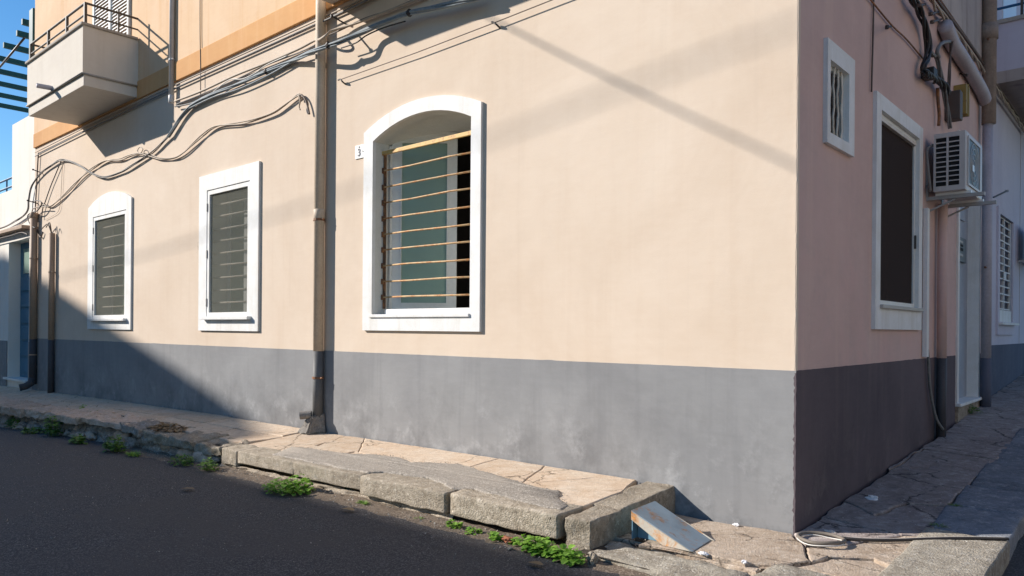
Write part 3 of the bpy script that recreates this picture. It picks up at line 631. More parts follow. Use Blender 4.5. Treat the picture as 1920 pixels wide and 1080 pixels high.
# plinth: paint coat standing a few millimetres proud, ragged at the corner
mb = MB()
zz = [-0.3+k*0.02 for k in range(67)]
def pz(k): return min(zz[k], 1.0)
for k in range(66):
    a, b = pz(k), pz(k+1)
    if b <= a: continue
    j0, j1 = (-0.008+0.012*noise.noise(Vector((0, 0, q*37)))+0.008*noise.noise(Vector((4, 0, q*90))) for q in (a, b))
    c0, c1 = (0.004+0.004*noise.noise(Vector((0, 2, q*23))) for q in (a, b))
    mb.add([(XE, -0.004, a), (j0, -0.004, a), (j1, -0.004, b), (XE, -0.004, b)], [(0, 1, 2, 3)], 0)
    mb.add([(j0, -0.004, a), (c0, -0.0042, a), (c1, -0.0042, b), (j1, -0.004, b)], [(0, 1, 2, 3)], 1)
    mb.add([(c0, -0.0042, a), (0.0045, 0.03, a), (0.0045, 0.03, b), (c1, -0.0042, b)], [(0, 1, 2, 3)], 1)
mb.add([(0.0045, 0.03, -0.3), (0.0045, 4.52, -0.3), (0.0045, 4.52, 1.0), (0.0045, 0.03, 1.0)], [(0, 1, 2, 3)], 1)
mb.add([(0.0045, 5.76, -0.3), (0.0045, YE, -0.3), (0.0045, YE, 1.0), (0.0045, 5.76, 1.0)], [(0, 1, 2, 3)], 1)
wob = lambda u, k: 1.0+0.006*noise.noise(Vector((u*1.7, k, 0)))+0.004*noise.noise(Vector((u*9, k, 3)))
vs = []; fs = []; N = 360
for i in range(N+1):
    u = XE+(0.004-XE)*i/N; z = max(1.0005, wob(u, 0)); vs += [(u, -0.0042, 0.99), (u, -0.0042, z+0.004), (u, 0.001, z+0.004)]
for i in range(N): fs += [(3*i, 3*i+3, 3*i+4, 3*i+1), (3*i+1, 3*i+4, 3*i+5, 3*i+2)]
mb.add(vs, fs, 0)
vs = []; fs = []; N = 120
for i in range(N+1):
    u = 4.52*i/N; z = max(1.0005, wob(u, 7)); vs += [(0.0048, u, 0.99), (0.0048, u, z+0.004), (-0.001, u, z+0.004)]
for i in range(N): fs += [(3*i, 3*i+3, 3*i+4, 3*i+1), (3*i+1, 3*i+4, 3*i+5, 3*i+2)]
mb.add(vs, fs, 1)
mb.build('plinth', [MT['plinth'], MT['plinth_side']], B)
# upper storey, band and roof edge
mb = MB(); mb.box(XE, 0.0, -0.02, 0.3, ZC+0.26, ZC+3.6); mb.build('upper_wall', MT['upper'], B)
mb = MB(); mb.box(XE, 0.0, -0.032, 0.3, ZC, ZC+0.26); mb.build('band', MT['band'], B, bevel=0.006)
mb = MB(); mb.box(-0.25, 0.03, 0.30, YE, ZC-0.1, ZC+3.6); mb.build('upper_wall', MT['upper_side'], B)
mb = MB(); mb.box(XE-0.15, 0.25, -0.25, 9.1, ZC+3.6, ZC+3.8); mb.build('roof', MT['coping'], B)

def room(w, x_axis, depth=1.4, y0=0.31):
    a, b, c, d = w
    mb = MB()
    if x_axis == 'front': mb.box(a, b, y0, depth, c, d)
    else: mb.box(-depth, -0.31, a, b, c, d)
    mb.f.pop(2 if x_axis == 'front' else 3); mb.m.pop()
    return mb
def surround(w, parent, depth=0.30, proud=0.028, mat='white'):
    o = win_loop(w['oa'], w['ob'], w['o0'], w['os'], w['oz']); i = win_loop(w['xa'], w['xb'], w['z0'], w['zs'], w.get('za'))
    mb = MB(); sheet(mb, o, [i], fy(-proud), 0); skirt(mb, o, fy(-proud), fy(0.012), 0)
    skirt(mb, i, fy(-proud), fy(0.012), 0); skirt(mb, i, fy(0.012), fy(depth), 1)
    return mb.build('surround', [MT[mat], MT['reveal']], parent)
def rectframe(parent, name, xa, xb, za, zb, t, y0, y1, mat, ax='y', bevel=0.004):
    mb = MB(); ring(mb, rect(xa, xb, za, zb), rect(xa+t, xb-t, za+t, zb-t), (fy if ax == 'y' else fx)(y0), (fy if ax == 'y' else fx)(y1))
    return mb.build(name, mat, parent)

def screen_window(w, zbars, arched):
    wo = empty('window'); wo.parent = B
    if arched: wo['label'] = 'arched white window surround with insect screen, nearest the blue door'
    else: wo['label'] = 'square-topped white window with insect screen, left of the tall downpipe'
    surround(w, wo, 0.34)
    xa, xb, z0, zs = w['xa'], w['xb'], w['z0'], w['zs']
    rectframe(wo, 'screen_frame', xa+0.012, xb-0.004, z0+0.02, zs-0.012, 0.05, -0.022, 0.022, MT['white'])
    mb = MB(); mb.box(xa+0.055, xb-0.05, 0.0, 0.004, z0+0.065, zs-0.058); mb.build('screen', MT['screen'], wo)
    mb = MB(); mb.box(xa-0.05, xb+0.06, -0.085, 0.0, z0-0.022, z0+0.018); mb.build('sill', MT['white'], wo, bevel=0.006)
    for z in zbars:
        mb = MB(); mb.tube([(xa, 0.075, z+random.uniform(-.006, .006)), ((xa+xb)/2, 0.07, z+random.uniform(-.006, .006)), (xb, 0.075, z+random.uniform(-.006, .006))], 0.0125, 6); mb.build('bar', MT['pale_bar'], wo, smooth=True)
    # inner casement, two leaves with frosted glass
    xm = (xa+xb)/2
    for a, b in ((xa+0.02, xm-0.003), (xm+0.003, xb-0.02)):
        rectframe(wo, 'casement', a, b, z0+0.02, zs-0.02, 0.075, 0.24, 0.285, MT['sash'])
        mb = MB(); mb.box(a+0.07, b-0.07, 0.258, 0.264, z0+0.09, zs-0.09); mb.build('pane', MT['frosted'], wo)
    room((xa, xb, z0, zs), 'front').build('room', MT['room'], wo)
    for z in (zs-0.22, (z0+zs)/2, z0+0.2):     # hinges of the screen
        mb = MB(); mb.box(xa+0.0, xa+0.02, -0.032, -0.018, z-0.05, z+0.05); mb.build('hinge', MT['cable_grey'], wo)
    return wo
screen_window(W1, [2.842, 2.672, 2.508, 2.35, 2.193, 2.033, 1.876, 1.716, 1.56], True)
screen_window(W2, [2.816, 2.667, 2.505, 2.35, 2.192, 2.036, 1.878, 1.716, 1.561], False)

# the large open window
w3 = empty('window'); w3.parent = B; w3['label'] = 'large arched open window behind rusty orange bars'
surround(W3, w3, 0.72)
xa, xb, z0 = W3['xa'], W3['xb'], W3['z0']
mb = MB(); mb.box(xa-0.03, xb+0.0, -0.045, 0.22, z0-0.008, z0+0.022); mb.build('sill', MT['white'], w3, bevel=0.005)
mb = MB(); mb.box(xa+0.10, xb-0.02, 0.055, 0.14, z0+0.02, z0+0.075); mb.build('rail', MT['white'], w3, bevel=0.008)
zl = [2.814, 2.648, 2.495, 2.337, 2.18, 2.026, 1.868, 1.711, 1.555]
for z in zl:
    mb = MB(); k = random.uniform(-.006, .006); mb.tube([(xa+0.0, 0.095, z), (-3.75, 0.095, z+k), (-3.2, 0.095, z-k), (xb, 0.095, z-0.004)], 0.0088, 7); mb.build('bar', MT['rust_bar'], w3, smooth=True)
mb = MB(); mb.box(xa, xb, 0.085, 0.108, 2.968, 3.006); mb.build('top_bar', MT['rust_top'], w3, bevel=0.003)
mb = MB(); mb.box(xa+0.004, xa+0.045, 0.105, 0.112, 1.44, 2.97)
for z in zl: mb.box(xa+0.002, xa+0.03, 0.085, 0.106, z-0.026, z+0.026)
mb.build('bar_strip', MT['rust_dark'], w3)
mb = MB(); mb.box(xb-0.045, xb-0.006, 0.112, 0.118, 1.42, 2.72)
mb.build('bar_strip', MT['pale_bar'], w3)
for z in zl[1:]:  # dark tubes model the shadows the bars throw on the pale strip
    mb = MB(); mb.tube([(xb-0.05, 0.10, z-0.02), (xb-0.02, 0.085, z+0.02), (xb-0.012, 0.08, z+0.05)], 0.005, 5); mb.build('hook', MT['cable_brown'], w3)
# casement behind the bars: fixed frame, left leaf swung inwards, right leaf folded back
CY = 0.22
mb = MB(); mb.box(xa+0.002, xa+0.03, CY-0.05, CY-0.015, z0+0.03, 3.07); mb.build('casement_frame', MT['sash'], w3)
mb = MB(); mb.box(xa+0.03, xb-0.03, CY-0.03, CY+0.04, z0+0.022, z0+0.05); mb.build('casement_frame', MT['sash'], w3)
def leaf(hx, hy, ang, width, zb, zt):
    """an opened window leaf: frame and frosted pane, hinged at (hx,hy), turned by ang from the wall"""
    dx, dy = math.cos(ang), math.sin(ang); nx, ny = dy, -dx
    at = lambda off: (lambda u, v: (hx+dx*u+nx*off, hy+dy*u+ny*off, v))
    L_ = empty('casement'); L_.parent = w3
    mb = MB(); ring(mb, rect(0, width, zb, zt), rect(0.10, width-0.10, zb+0.09, zt-0.11), at(0.022), at(-0.022)); mb.build('leaf_frame', MT['sash'], L_)
    mb = MB(); ring(mb, rect(0.085, width-0.085, zb+0.075, zt-0.095), rect(0.10, width-0.10, zb+0.09, zt-0.11), at(0.030), at(0.0225)); mb.build('bead', MT['sash'], L_)
    mb = MB(); sheet(mb, rect(0.09, width-0.09, zb+0.08, zt-0.1), [], at(0.003)); sheet(mb, rect(0.09, width-0.09, zb+0.08, zt-0.1), [], at(-0.003)); mb.build('pane', MT['frosted'], L_)
leaf(xa+0.012, CY-0.01, math.radians(41), 0.655, z0+0.055, 3.22)

room((xa-0.6, xb+0.6, z0-0.9, 3.4), 'front', 3.2, 0.725).build('room', MT['room'], w3)

# side windows
sw = empty('window'); sw.parent = B; sw['label'] = 'small high side window with four wavy pale bars'
def side_surround(w, parent, depth, proud=0.03):
    o = rect(w['oa'], w['ob'], w['o0'], w['os']); i = rect(w['xa'], w['xb'], w['z0'], w['zs'])
    mb = MB(); sheet(mb, o, [i], fx(proud), 0); skirt(mb, o, fx(proud), fx(-0.012), 0); skirt(mb, i, fx(proud), fx(-depth), 0)
    return mb.build('surround', MT['white'], parent)
side_surround(SW, sw, 0.3)
rectframe(sw, 'window_frame', 0.496, 0.877, 2.576, 3.059, 0.03, -0.045, -0.012, MT['sash'], 'x')
mb = MB(); mb.box(-0.034, -0.030, 0.52, 0.85, 2.60, 3.035); mb.build('pane', MT['dark_mesh'], sw)
for k in range(4):
    yb = 0.563+k*0.080; mb = MB()
    mb.tube([(0.0, yb+0.010*math.sin(t*0.9+k*1.7)+0.005*math.sin(t*2.3+k), 2.58+0.475*t/14) for t in range(15)], 0.0085, 6); mb.build('bar', MT['pale_bar'], sw, smooth=True)
room((0.5, 0.87, 2.575, 3.06), 'side', 1.0).build('room', MT['black'], sw)
mb = MB(); mb.tube([(-0.02, 0.90, 2.66), (0.0, 0.91, 2.70), (-0.01, 0.92, 2.74)], 0.006, 6); mb.build('latch', MT['cable_white'], sw)
bw = empty('window'); bw.parent = B; bw['label'] = 'tall side window with dark insect screen beside the air conditioner'
side_surround(BW, bw, 0.3)
rectframe(bw, 'screen_frame', 1.662, 2.833, 1.467, 2.988, 0.036, -0.035, -0.004, MT['sash'], 'x')
mb = MB(); mb.box(-0.022, -0.018, 1.69, 2.80, 1.50, 2.955); mb.build('screen', MT['dark_mesh'], bw)
mb = MB(); mb.box(-0.02, 0.055, 1.65, 2.92, 1.435, 1.465); mb.build('sill', MT['rail_grey'], bw, bevel=0.004)
mb = MB(); mb.box(-0.017, 0.012, 1.70, 2.79, 2.92, 2.948); mb.build('roller_rail', MT['pale_bar'], bw)
mb = MB(); mb.box(-0.004, 0.012, 2.805, 2.82, 2.0, 2.12); mb.build('handle', MT['rail'], bw)
rectframe(bw, 'casement', 1.66, 2.835, 1.45, 2.99, 0.08, -0.26, -0.22, MT['reveal'], 'x')
room((1.66, 2.835, 1.45, 2.99), 'side', 1.2).build('room', MT['black'], bw)

# street door in the side wall
d = empty('door'); d.parent = B; d['label'] = 'grey-blue street door with white jambs in the shaded side wall'
mb = MB(); mb.box(-0.16, -0.10, 4.58, 5.72, 0.47, 3.31); mb.build('leaf', MT['greydoor'], d)
for a, b in ((4.535, 4.612), (5.688, 5.765)):
    mb = MB(); mb.box(-0.105, 0.022, a, b, 0.47, 3.28); mb.build('jamb', MT['white'], d, bevel=0.004)
mb = MB(); mb.box(-0.105, 0.024, 4.533, 5.767, 3.27, 3.42); mb.build('lintel', MT['white'], d)
mb = MB(); mb.box(-0.2, 0.06, 4.52, 5.80, 0.455, 0.49); mb.build('threshold', MT['white'], d, bevel=0.008)
mb = MB(); mb.box(-0.2, 0.03, 4.54, 5.78, 0.2, 0.455); mb.build('step', MT['mortar'], d)
mb = MB(); mb.box(-0.099, -0.085, 4.98, 5.45, 0.75, 1.55); mb.build('panel', MT['greydoor'], d, bevel=0.004)
mb = MB(); mb.box(-0.099, -0.085, 4.98, 5.45, 2.55, 3.1); mb.build('panel', MT['greydoor'], d, bevel=0.004)
ic = empty('intercom'); tag(ic, 'grey intercom plate with speaker slots on the street door', 'intercom')
mb = MB(); mb.box(-0.099, -0.07, 4.78, 5.46, 2.06, 2.34); mb.build('plate', MT['plate'], ic, bevel=0.006)
for k, z in enumerate((2.285, 2.245, 2.135)):
    mb = MB(); mb.box(-0.070, -0.064, 4.98, 5.24, z-0.012, z+0.012); mb.build('slot', MT['bracket'] if k != 1 else MT['black'], ic)
mb = MB(); mb.box(-0.070, -0.062, 4.98, 5.24, 2.185, 2.215); mb.build('name_strip', MT['black'], ic)

# balcony on the front
bal = empty('balcony'); bal.parent = B
BX0, BX1, BD = -12.17, -9.74, 0.77
mb = MB(); mb.box(BX0+0.03, BX1-0.012, -BD+0.018, 0.0, 4.63, 4.785); mb.build('slab', MT['balcony'], bal, bevel=0.006)
mb = MB()
mb.box(BX0, BX1, -BD, -BD+0.10, 4.80, 5.47); mb.box(BX0, BX0+0.10, -BD+0.10, -0.001, 4.80, 5.47); mb.box(BX1-0.10, BX1, -BD+0.10, -0.001, 4.80, 5.47)
mb.box(BX0+0.02, BX1-0.02, -BD+0.02, -0.03, 4.785, 4.83)
mb.build('parapet', MT['balcony'], bal)
mb = MB(); mb.tube([(BX1+0.004, -0.02, 4.795), (BX1+0.004, -BD-0.004, 4.795), (BX0-0.004, -BD-0.004, 4.795), (BX0-0.004, -0.02, 4.795)], 0.014, 8); mb.build('moulding', MT['coping'], bal, smooth=True)
mb = MB(); mb.box(BX0-0.03, BX1+0.03, -BD-0.03, -BD+0.13, 5.47, 5.51); mb.box(BX0-0.03, BX0+0.13, -BD+0.13, -0.03, 5.47, 5.51); mb.box(BX1-0.13, BX1+0.03, -BD+0.13, -0.03, 5.47, 5.51); mb.build('coping', MT['coping'], bal, bevel=0.012)
for z, r in ((5.80, 0.017), (5.64, 0.013)):
    mb = MB(); mb.tube([(BX0+0.03, 0.0, z), (BX0+0.03, -BD+0.04, z), (BX1-0.03, -BD+0.04, z), (BX1-0.03, 0.0, z)], r, 8); mb.build('rail', MT['rail'], bal, smooth=False)
for x in (BX0+0.03, -11.3, -10.5, BX1-0.03):
    mb = MB(); mb.box(x-0.018, x+0.018, -BD+0.022, -BD+0.058, 5.50, 5.80); mb.build('post', MT['rail'], bal)
for x in (BX0+0.03, BX1-0.03):
    mb = MB(); mb.box(x-0.012, x+0.012, -0.30, -0.276, 5.50, 5.86); mb.build('post', MT['rail'], bal)
mb = MB(); mb.tube([(-11.0, -BD+0.02, 4.845), (-11.0, -BD-0.20, 4.835)], 0.036, 12, cap=False); mb.tube([(-11.0, -BD-0.20, 4.835), (-11.0, -BD+0.02, 4.845)], 0.029, 12, cap=True); mb.build('drain_spout', MT['lilac_pipe'], bal, smooth=True)
# louvred balcony door
bd = empty('balcony_door'); bd.parent = B
mb = MB(); ring(mb, rect(-11.45, -10.02, 4.9, 7.4), rect(-11.39, -10.08, 4.98, 7.32), fy(-0.055), fy(-0.021)); mb.box(-10.775, -10.70, -0.06, -0.021, 4.9, 7.4); mb.build('frame', MT['white'], bd)
for k in range(44):
    z = 5.0+k*0.053
    mb = MB().hexa([(-11.39, -0.05, z), (-10.08, -0.05, z), (-10.08, -0.046, z+0.004), (-11.39, -0.046, z+0.004)], [(-11.39, -0.026, z+0.05), (-10.08, -0.026, z+0.05), (-10.08, -0.022, z+0.054), (-11.39, -0.022, z+0.054)])
    mb.build('slat', MT['white'], bd)
# second balcony over the right-hand window, above the picture: it throws the dark shadow on the wall
b2 = empty('balcony'); b2.parent = B
mb = MB(); mb.box(-4.86, -1.9, -BD, 0.0, 4.63, 4.79); mb.build('slab', MT['balcony'], b2)
mb = MB(); mb.box(-4.86, -1.9, -BD, -BD+0.1, 4.79, 5.47); mb.box(-4.86, -4.76, -BD+0.1, -0.001, 4.79, 5.47); mb.box(-2.0, -1.9, -BD+0.1, -0.001, 4.79, 5.47); mb.build('parapet', MT['balcony'], b2)

# ------------------------------------------------------------ pipes on the front
def pipe(name, label, x, y, z0, z1, r, mats, zsplit=1.0, zpaint0=None, group=None, couplings=(), straps=(), strapmat='rust_dark'):
    o = empty(name); tag(o, label, 'pipe', group)
    mb = MB(); mb.tube([(x, y, zsplit), (x, y, z1)], r, 16); mb.build('pipe_upper', MT[mats[0]], o, smooth=True)
    if z0 < zsplit:
        mb = MB(); mb.tube([(x, y, z0), (x, y, zsplit)], r+0.001, 16); mb.build('pipe_lower', MT[mats[1]], o, smooth=True)
    for z in couplings:
        mb = MB(); mb.tube([(x, y, z-0.05), (x, y, z-0.045), (x, y, z+0.05), (x, y, z+0.055)], [r, r+0.005, r+0.005, r], 16); mb.build('coupling', MT[mats[0] if z > zsplit else mats[1]], o, smooth=True)
    for z in straps:
        mb = MB(); mb.tube([(x, y, z-0.012), (x, y, z+0.012)], r+0.006, 16); mb.box(x-0.01, x+0.01, y, 0.0, z-0.01, z+0.01); mb.tube([(x-r-0.03, y-0.01, z), (x-r+0.01, y-0.01, z)], 0.011, 6); mb.tube([(x+r-0.01, y-0.01, z), (x+r+0.03, y-0.01, z)], 0.011, 6); mb.build('strap', MT[strapmat], o)
    return o
dp = pipe('downpipe', 'tall beige downpipe painted grey at the plinth, between two front windows', -5.009, -0.066, 0.2, 8.0, 0.055, ('pipe', 'pipe_grey'), 1.0, None, None, (2.44,), (2.385, 0.72), 'rust_dark')
xp = -5.009
# cement shoe with its stub
bm = bmesh.new(); me = bpy.data.meshes.new('shoe')
vs = [bm.verts.new(c) for c in [(xp-0.20, -0.20, 0.135), (xp+0.02, -0.22, 0.13), (xp+0.10, -0.02, 0.145), (xp-0.10, -0.0, 0.145), (xp-0.06, -0.165, 0.30), (xp+0.05, -0.165, 0.32), (xp+0.06, -0.02, 0.36), (xp-0.06, -0.01, 0.34)]]
for f in [(3, 2, 1, 0), (4, 5, 6, 7), (0, 1, 5, 4), (1, 2, 6, 5), (2, 3, 7, 6), (3, 0, 4, 7)]: bm.faces.new([vs[i] for i in f])
bmesh.ops.bevel(bm, geom=list(bm.edges), offset=0.015, segments=2, affect='EDGES'); bmesh.ops.subdivide_edges(bm, edges=[e for e in bm.edges if e.calc_length() > 0.04], cuts=4, use_grid_fill=True)
for v in bm.verts: v.co += noise.noise_vector(v.co*14)*0.012
bm.to_mesh(me); bm.free(); me.materials.append(MT['concrete']); link('shoe', me, dp)
mb = MB(); mb.tube([(xp-0.02, -0.13, 0.335), (xp-0.10, -0.215, 0.325)], 0.042, 12, cap=False); mb.tube([(xp-0.10, -0.215, 0.325), (xp-0.03, -0.14, 0.335)], 0.032, 12); mb.build('outlet', MT['concrete'], dp, smooth=True)
o = pipe('drainpipe', 'thin pale grey pipe ending above the cables, right of the balcony', -8.552, -0.055, 4.33, 8.0, 0.033, ('pipe_white', 'pipe_white'), 4.33, None, None, (4.36,), (4.9,), 'pipe_white')
pa = pipe('drainpipe', 'brown pipe against the blue door, cables knotted at its head', -14.24, -0.07, 0.15, 3.35, 0.062, ('pipe_brown', 'pipe_dark'), 0.99, None, 'pipes at the left end', (3.3,), (2.5, 0.7), 'pipe_brown')
mb = MB(); xq = -14.24; mb.tube([(xq, -0.07, 0.26), (xq, -0.10, 0.17), (xq-0.03, -0.18, 0.11), (xq-0.05, -0.27, 0.09)], 0.066, 12); mb.build('elbow', MT['pipe_dark'], pa, smooth=True)
pb = pipe('drainpipe', 'shorter brown pipe with wires poking from its open top', -13.28, -0.06, 0.03, 2.90, 0.05, ('pipe_brown', 'pipe_dark'), 0.99, None, 'pipes at the left end', (), (2.2,), 'pipe_brown')
mb = MB(); xr = -13.28
for a, b, c in ((-0.12, 0.16, -0.02), (-0.26, 0.14, -0.03), (0.08, 0.14, -0.05)): mb.tube(smooth_path([(xr, -0.06, 2.86), (xr+a*0.4, -0.06+c, 2.92+b), (xr+a, -0.07+c, 2.92+b*0.9), (xr+a*1.5, -0.08+c, 2.9+b*0.7)]), 0.009, 6)
mb.build('wires', MT['cable_brown'], pb, smooth=True)

# house number plate
hn = empty('house_number_plate'); tag(hn, 'small white enamel house number plate beside the arched window', 'sign')
mb = MB(); mb.box(-4.475, -4.325, -0.010, 0.0, 2.955, 3.088); mb.build('plate', MT['enamel'], hn, bevel=0.004)
def glyph(txt, size, loc, rot, mat, parent, name='numeral'):
    cu = bpy.data.curves.new(name, 'FONT'); cu.body = txt; cu.size = size; cu.align_x = 'CENTER'; cu.align_y = 'CENTER'; cu.extrude = 0.0012; cu.offset = 0.0018
    tmp = bpy.data.objects.new(name, cu); COL.objects.link(tmp)
    dg = bpy.context.evaluated_depsgraph_get(); me = bpy.data.meshes.new_from_object(tmp.evaluated_get(dg)); bpy.data.objects.remove(tmp)
    me.transform(Matrix.Translation(loc) @ rot); me.materials.clear(); me.materials.append(mat); return link(name, me, parent)
RF = Matrix.Rotation(math.pi/2, 4, 'X')
glyph('3', 0.105, (-4.405, -0.0125, 3.012), RF, MT['ink'], hn)
mb = MB(); mb.tube([(-4.405, -0.010, 3.071), (-4.405, -0.016, 3.071)], 0.007, 8); mb.tube([(-4.345, -0.010, 3.02), (-4.345, -0.016, 3.02)], 0.005, 8); mb.build('screw', MT['cable_black'], hn)

# ------------------------------------------------------------ cables on the front
U = -0.065
cable('cable', [(-14.34, -0.03, 4.507), (-11.335, -0.03, 4.547), (-8.8, -0.03, 4.55), (-6.753, -0.03, 4.542), (-5.177, -0.03, 4.536), (-4.518, -0.03, 4.534), (-4.008, -0.03, 4.545)], 0.009, MT['cable_tan'], 'upper thin cable right under the ochre band of the front', 'cable', 'cables along the band')
cable('cable', [(-14.339, -0.03, 4.436), (-11.334, -0.03, 4.486), (-8.799, -0.03, 4.506), (-6.753, -0.03, 4.503), (-5.177, -0.03, 4.502), (-4.518, -0.03, 4.501), (-4.007, -0.03, 4.514)], 0.010, MT['cable_grey'], 'lower of the twin thin cables right under the ochre band', 'cable', 'cables along the band')
cable('conduit', [(-8.466, -0.045, 4.318), (-7.671, -0.045, 4.3), (-6.85, -0.045, 4.314), (-6.116, -0.045, 4.301), (-5.457, -0.045, 4.302), (-5.152, -0.045, 4.319), (-4.913, -0.14, 4.243), (-4.77, -0.16, 4.245), (-4.76, -0.09, 4.313), (-4.495, -0.045, 4.317), (-4.151, -0.045, 4.305), (-3.671, -0.045, 4.29), (-3.374, -0.045, 4.284)], 0.014, MT['cable_tan'], 'pale conduit bent over the tall downpipe below the band', 'conduit')
cable('cable_bundle', [(-8.654, -0.045, 3.869), (-8.193, -0.045, 4.107), (-7.742, -0.045, 4.19), (-6.848, -0.045, 4.196), (-6.115, -0.045, 4.202), (-5.614, -0.045, 4.204), (-4.917, -0.2, 4.11), (-4.673, -0.2, 4.106), (-4.457, -0.2, 4.1), (-4.223, -0.13, 4.146), (-3.879, -0.13, 4.148), (-3.51, -0.13, 4.138), (-2.995, -0.13, 4.071), (-2.615, -0.13, 4.027)], 0.019, MT['cable_blue'], 'thick blue-grey twisted cable bundle crossing in front of the tall downpipe', 'cable', None, 5, 2.2, 8)
cable('cable_bundle', [(-8.567, -0.04, 3.9), (-8.831, -0.04, 3.832), (-9.105, -0.04, 3.755), (-9.553, -0.04, 3.683), (-10.027, -0.04, 3.623), (-10.325, -0.04, 3.599), (-10.911, -0.04, 3.601), (-11.334, -0.04, 3.69), (-11.636, -0.04, 3.791), (-11.998, -0.04, 3.929), (-12.373, -0.04, 4.045), (-12.895, -0.04, 4.156), (-13.444, -0.04, 4.129), (-14.022, -0.04, 4.051), (-14.476, -0.04, 3.898), (-14.658, -0.04, 3.645), (-14.78, -0.04, 3.423), (-15.61, -0.04, 3.301), (-16.507, -0.04, 3.259), (-18.103, -0.04, 3.25)], 0.014, MT['cable_grey'], 'grey cable bundle looping past the arched window to the brown pipe', 'cable', None, 3, 2.0, 8)
cable('corrugated_cable', [(-5.444, -0.035, 3.752), (-5.466, -0.035, 3.803), (-5.592, -0.035, 3.781), (-5.786, -0.035, 3.735), (-5.987, -0.035, 3.7), (-6.36, -0.035, 3.694), (-6.731, -0.035, 3.716), (-7.301, -0.035, 3.783), (-7.653, -0.035, 3.734), (-7.976, -0.035, 3.647), (-8.252, -0.035, 3.575), (-8.523, -0.035, 3.557), (-8.941, -0.035, 3.611), (-9.293, -0.035, 3.708), (-9.623, -0.035, 3.788), (-9.985, -0.035, 3.802), (-10.342, -0.035, 3.798), (-10.866, -0.035, 3.857), (-11.42, -0.035, 3.815), (-11.887, -0.035, 3.745), (-12.506, -0.035, 3.587), (-13.03, -0.035, 3.469), (-13.529, -0.035, 3.407), (-13.967, -0.035, 3.522)], 0.016, MT['cable_tan'], 'tan corrugated cable sagging between the two left windows and the downpipe', 'cable', None, 2, 2.5, 8)
cable('cable', [(-5.494, -0.03, 3.804), (-5.421, -0.03, 3.795), (-5.348, -0.03, 3.734), (-5.296, -0.03, 3.643), (-5.264, -0.03, 3.556)], 0.011, MT['cable_brown'], 'short loose cable tail hanging beside the tall downpipe', 'cable')
cable('cable', [(-5.442, -0.05, 3.795), (-5.41, -0.05, 3.73), (-5.43, -0.05, 3.664), (-5.409, -0.05, 3.625)], 0.008, MT['cable_tan'], 'frayed cable end dangling under the corrugated cable hook', 'cable')
cable('cable', [(-8.453, -0.05, 4.242), (-8.106, -0.05, 4.204), (-7.805, -0.05, 4.187), (-7.487, -0.05, 4.193)], 0.010, MT['cable_grey'], 'short cable stub joining the bundle below the thin pale pipe', 'cable')
cable('cable', [(-14.157, -0.03, 4.479), (-14.209, -0.03, 4.147), (-14.261, -0.03, 3.754), (-14.313, -0.03, 3.358), (-14.183, -0.03, 3.046), (-13.999, -0.03, 2.883), (-13.882, -0.03, 2.962)], 0.011, MT['cable_brown'], 'dark cable dropping down the left edge of the front wall', 'cable')
cable('cable', [(-12.927, -0.03, 4.153), (-13.248, -0.03, 3.923), (-13.496, -0.03, 3.743), (-13.749, -0.03, 3.519), (-13.893, -0.03, 3.396), (-13.948, -0.03, 3.224)], 0.009, MT['cable_black'], 'black cable curving from the loop down to the brown pipe', 'cable')
cable('cable', [(-14.318, -0.1, 3.57), (-13.894, -0.1, 3.544), (-13.715, -0.1, 3.467), (-13.949, -0.1, 3.364), (-14.252, -0.1, 3.364), (-14.499, -0.1, 3.317), (-14.37, -0.1, 3.155), (-14.061, -0.1, 3.049)], 0.010, MT['cable_black'], 'knotted black cable at the head of the brown pipe', 'cable')
cable('cable', [(-16.306, -0.09, 3.149), (-15.59, -0.09, 3.177), (-14.917, -0.09, 3.203), (-14.409, -0.09, 3.28), (-14.227, -0.09, 3.422), (-13.866, -0.09, 3.425), (-13.459, -0.09, 3.384)], 0.009, MT['cable_tan'], 'tan cable running off the knot towards the white house', 'cable')
cable('cable', [(-12.878, -0.02, 4.139), (-12.926, -0.02, 3.883), (-12.971, -0.02, 3.512), (-13.074, -0.02, 3.287), (-13.404, -0.02, 3.223), (-13.804, -0.02, 3.193)], 0.0035, MT['cable_tan'], 'hair-thin wire hanging beside the arched window loop', 'cable')
cable('cable', [(-7.785, -0.035, 5.578), (-7.777, -0.035, 5.089), (-7.754, -0.035, 4.597), (-7.747, -0.035, 4.179)], 0.006, MT['cable_brown'], 'thin brown wire running down the peach upper wall', 'cable')
cable('clothes_line', [(-4.678, -0.045, 3.801), (-3.515, -0.045, 3.797), (-2.533, -0.045, 3.813), (-1.886, -0.045, 3.829), (-1.483, -0.045, 3.836)], 0.0045, MT['cable_brown'], 'thin clothes line wire above the large barred window', 'wire', raw=True)
for k, (pts, lab) in enumerate([([(-4.657, 0.0, 3.758), (-4.65, -0.045, 3.773), (-4.678, -0.045, 3.801), (-4.724, -0.045, 3.805)], 'twisted wire hook at the left end of the clothes line'), ([(-2.501, 0.0, 3.774), (-2.502, -0.045, 3.791), (-2.527, -0.045, 3.811), (-2.558, -0.045, 3.828)], 'twisted wire hook midway along the clothes line')]):
    cable('wire_hook', pts, 0.008, MT['cable_black'], lab, 'hook', 'clothes line hooks')
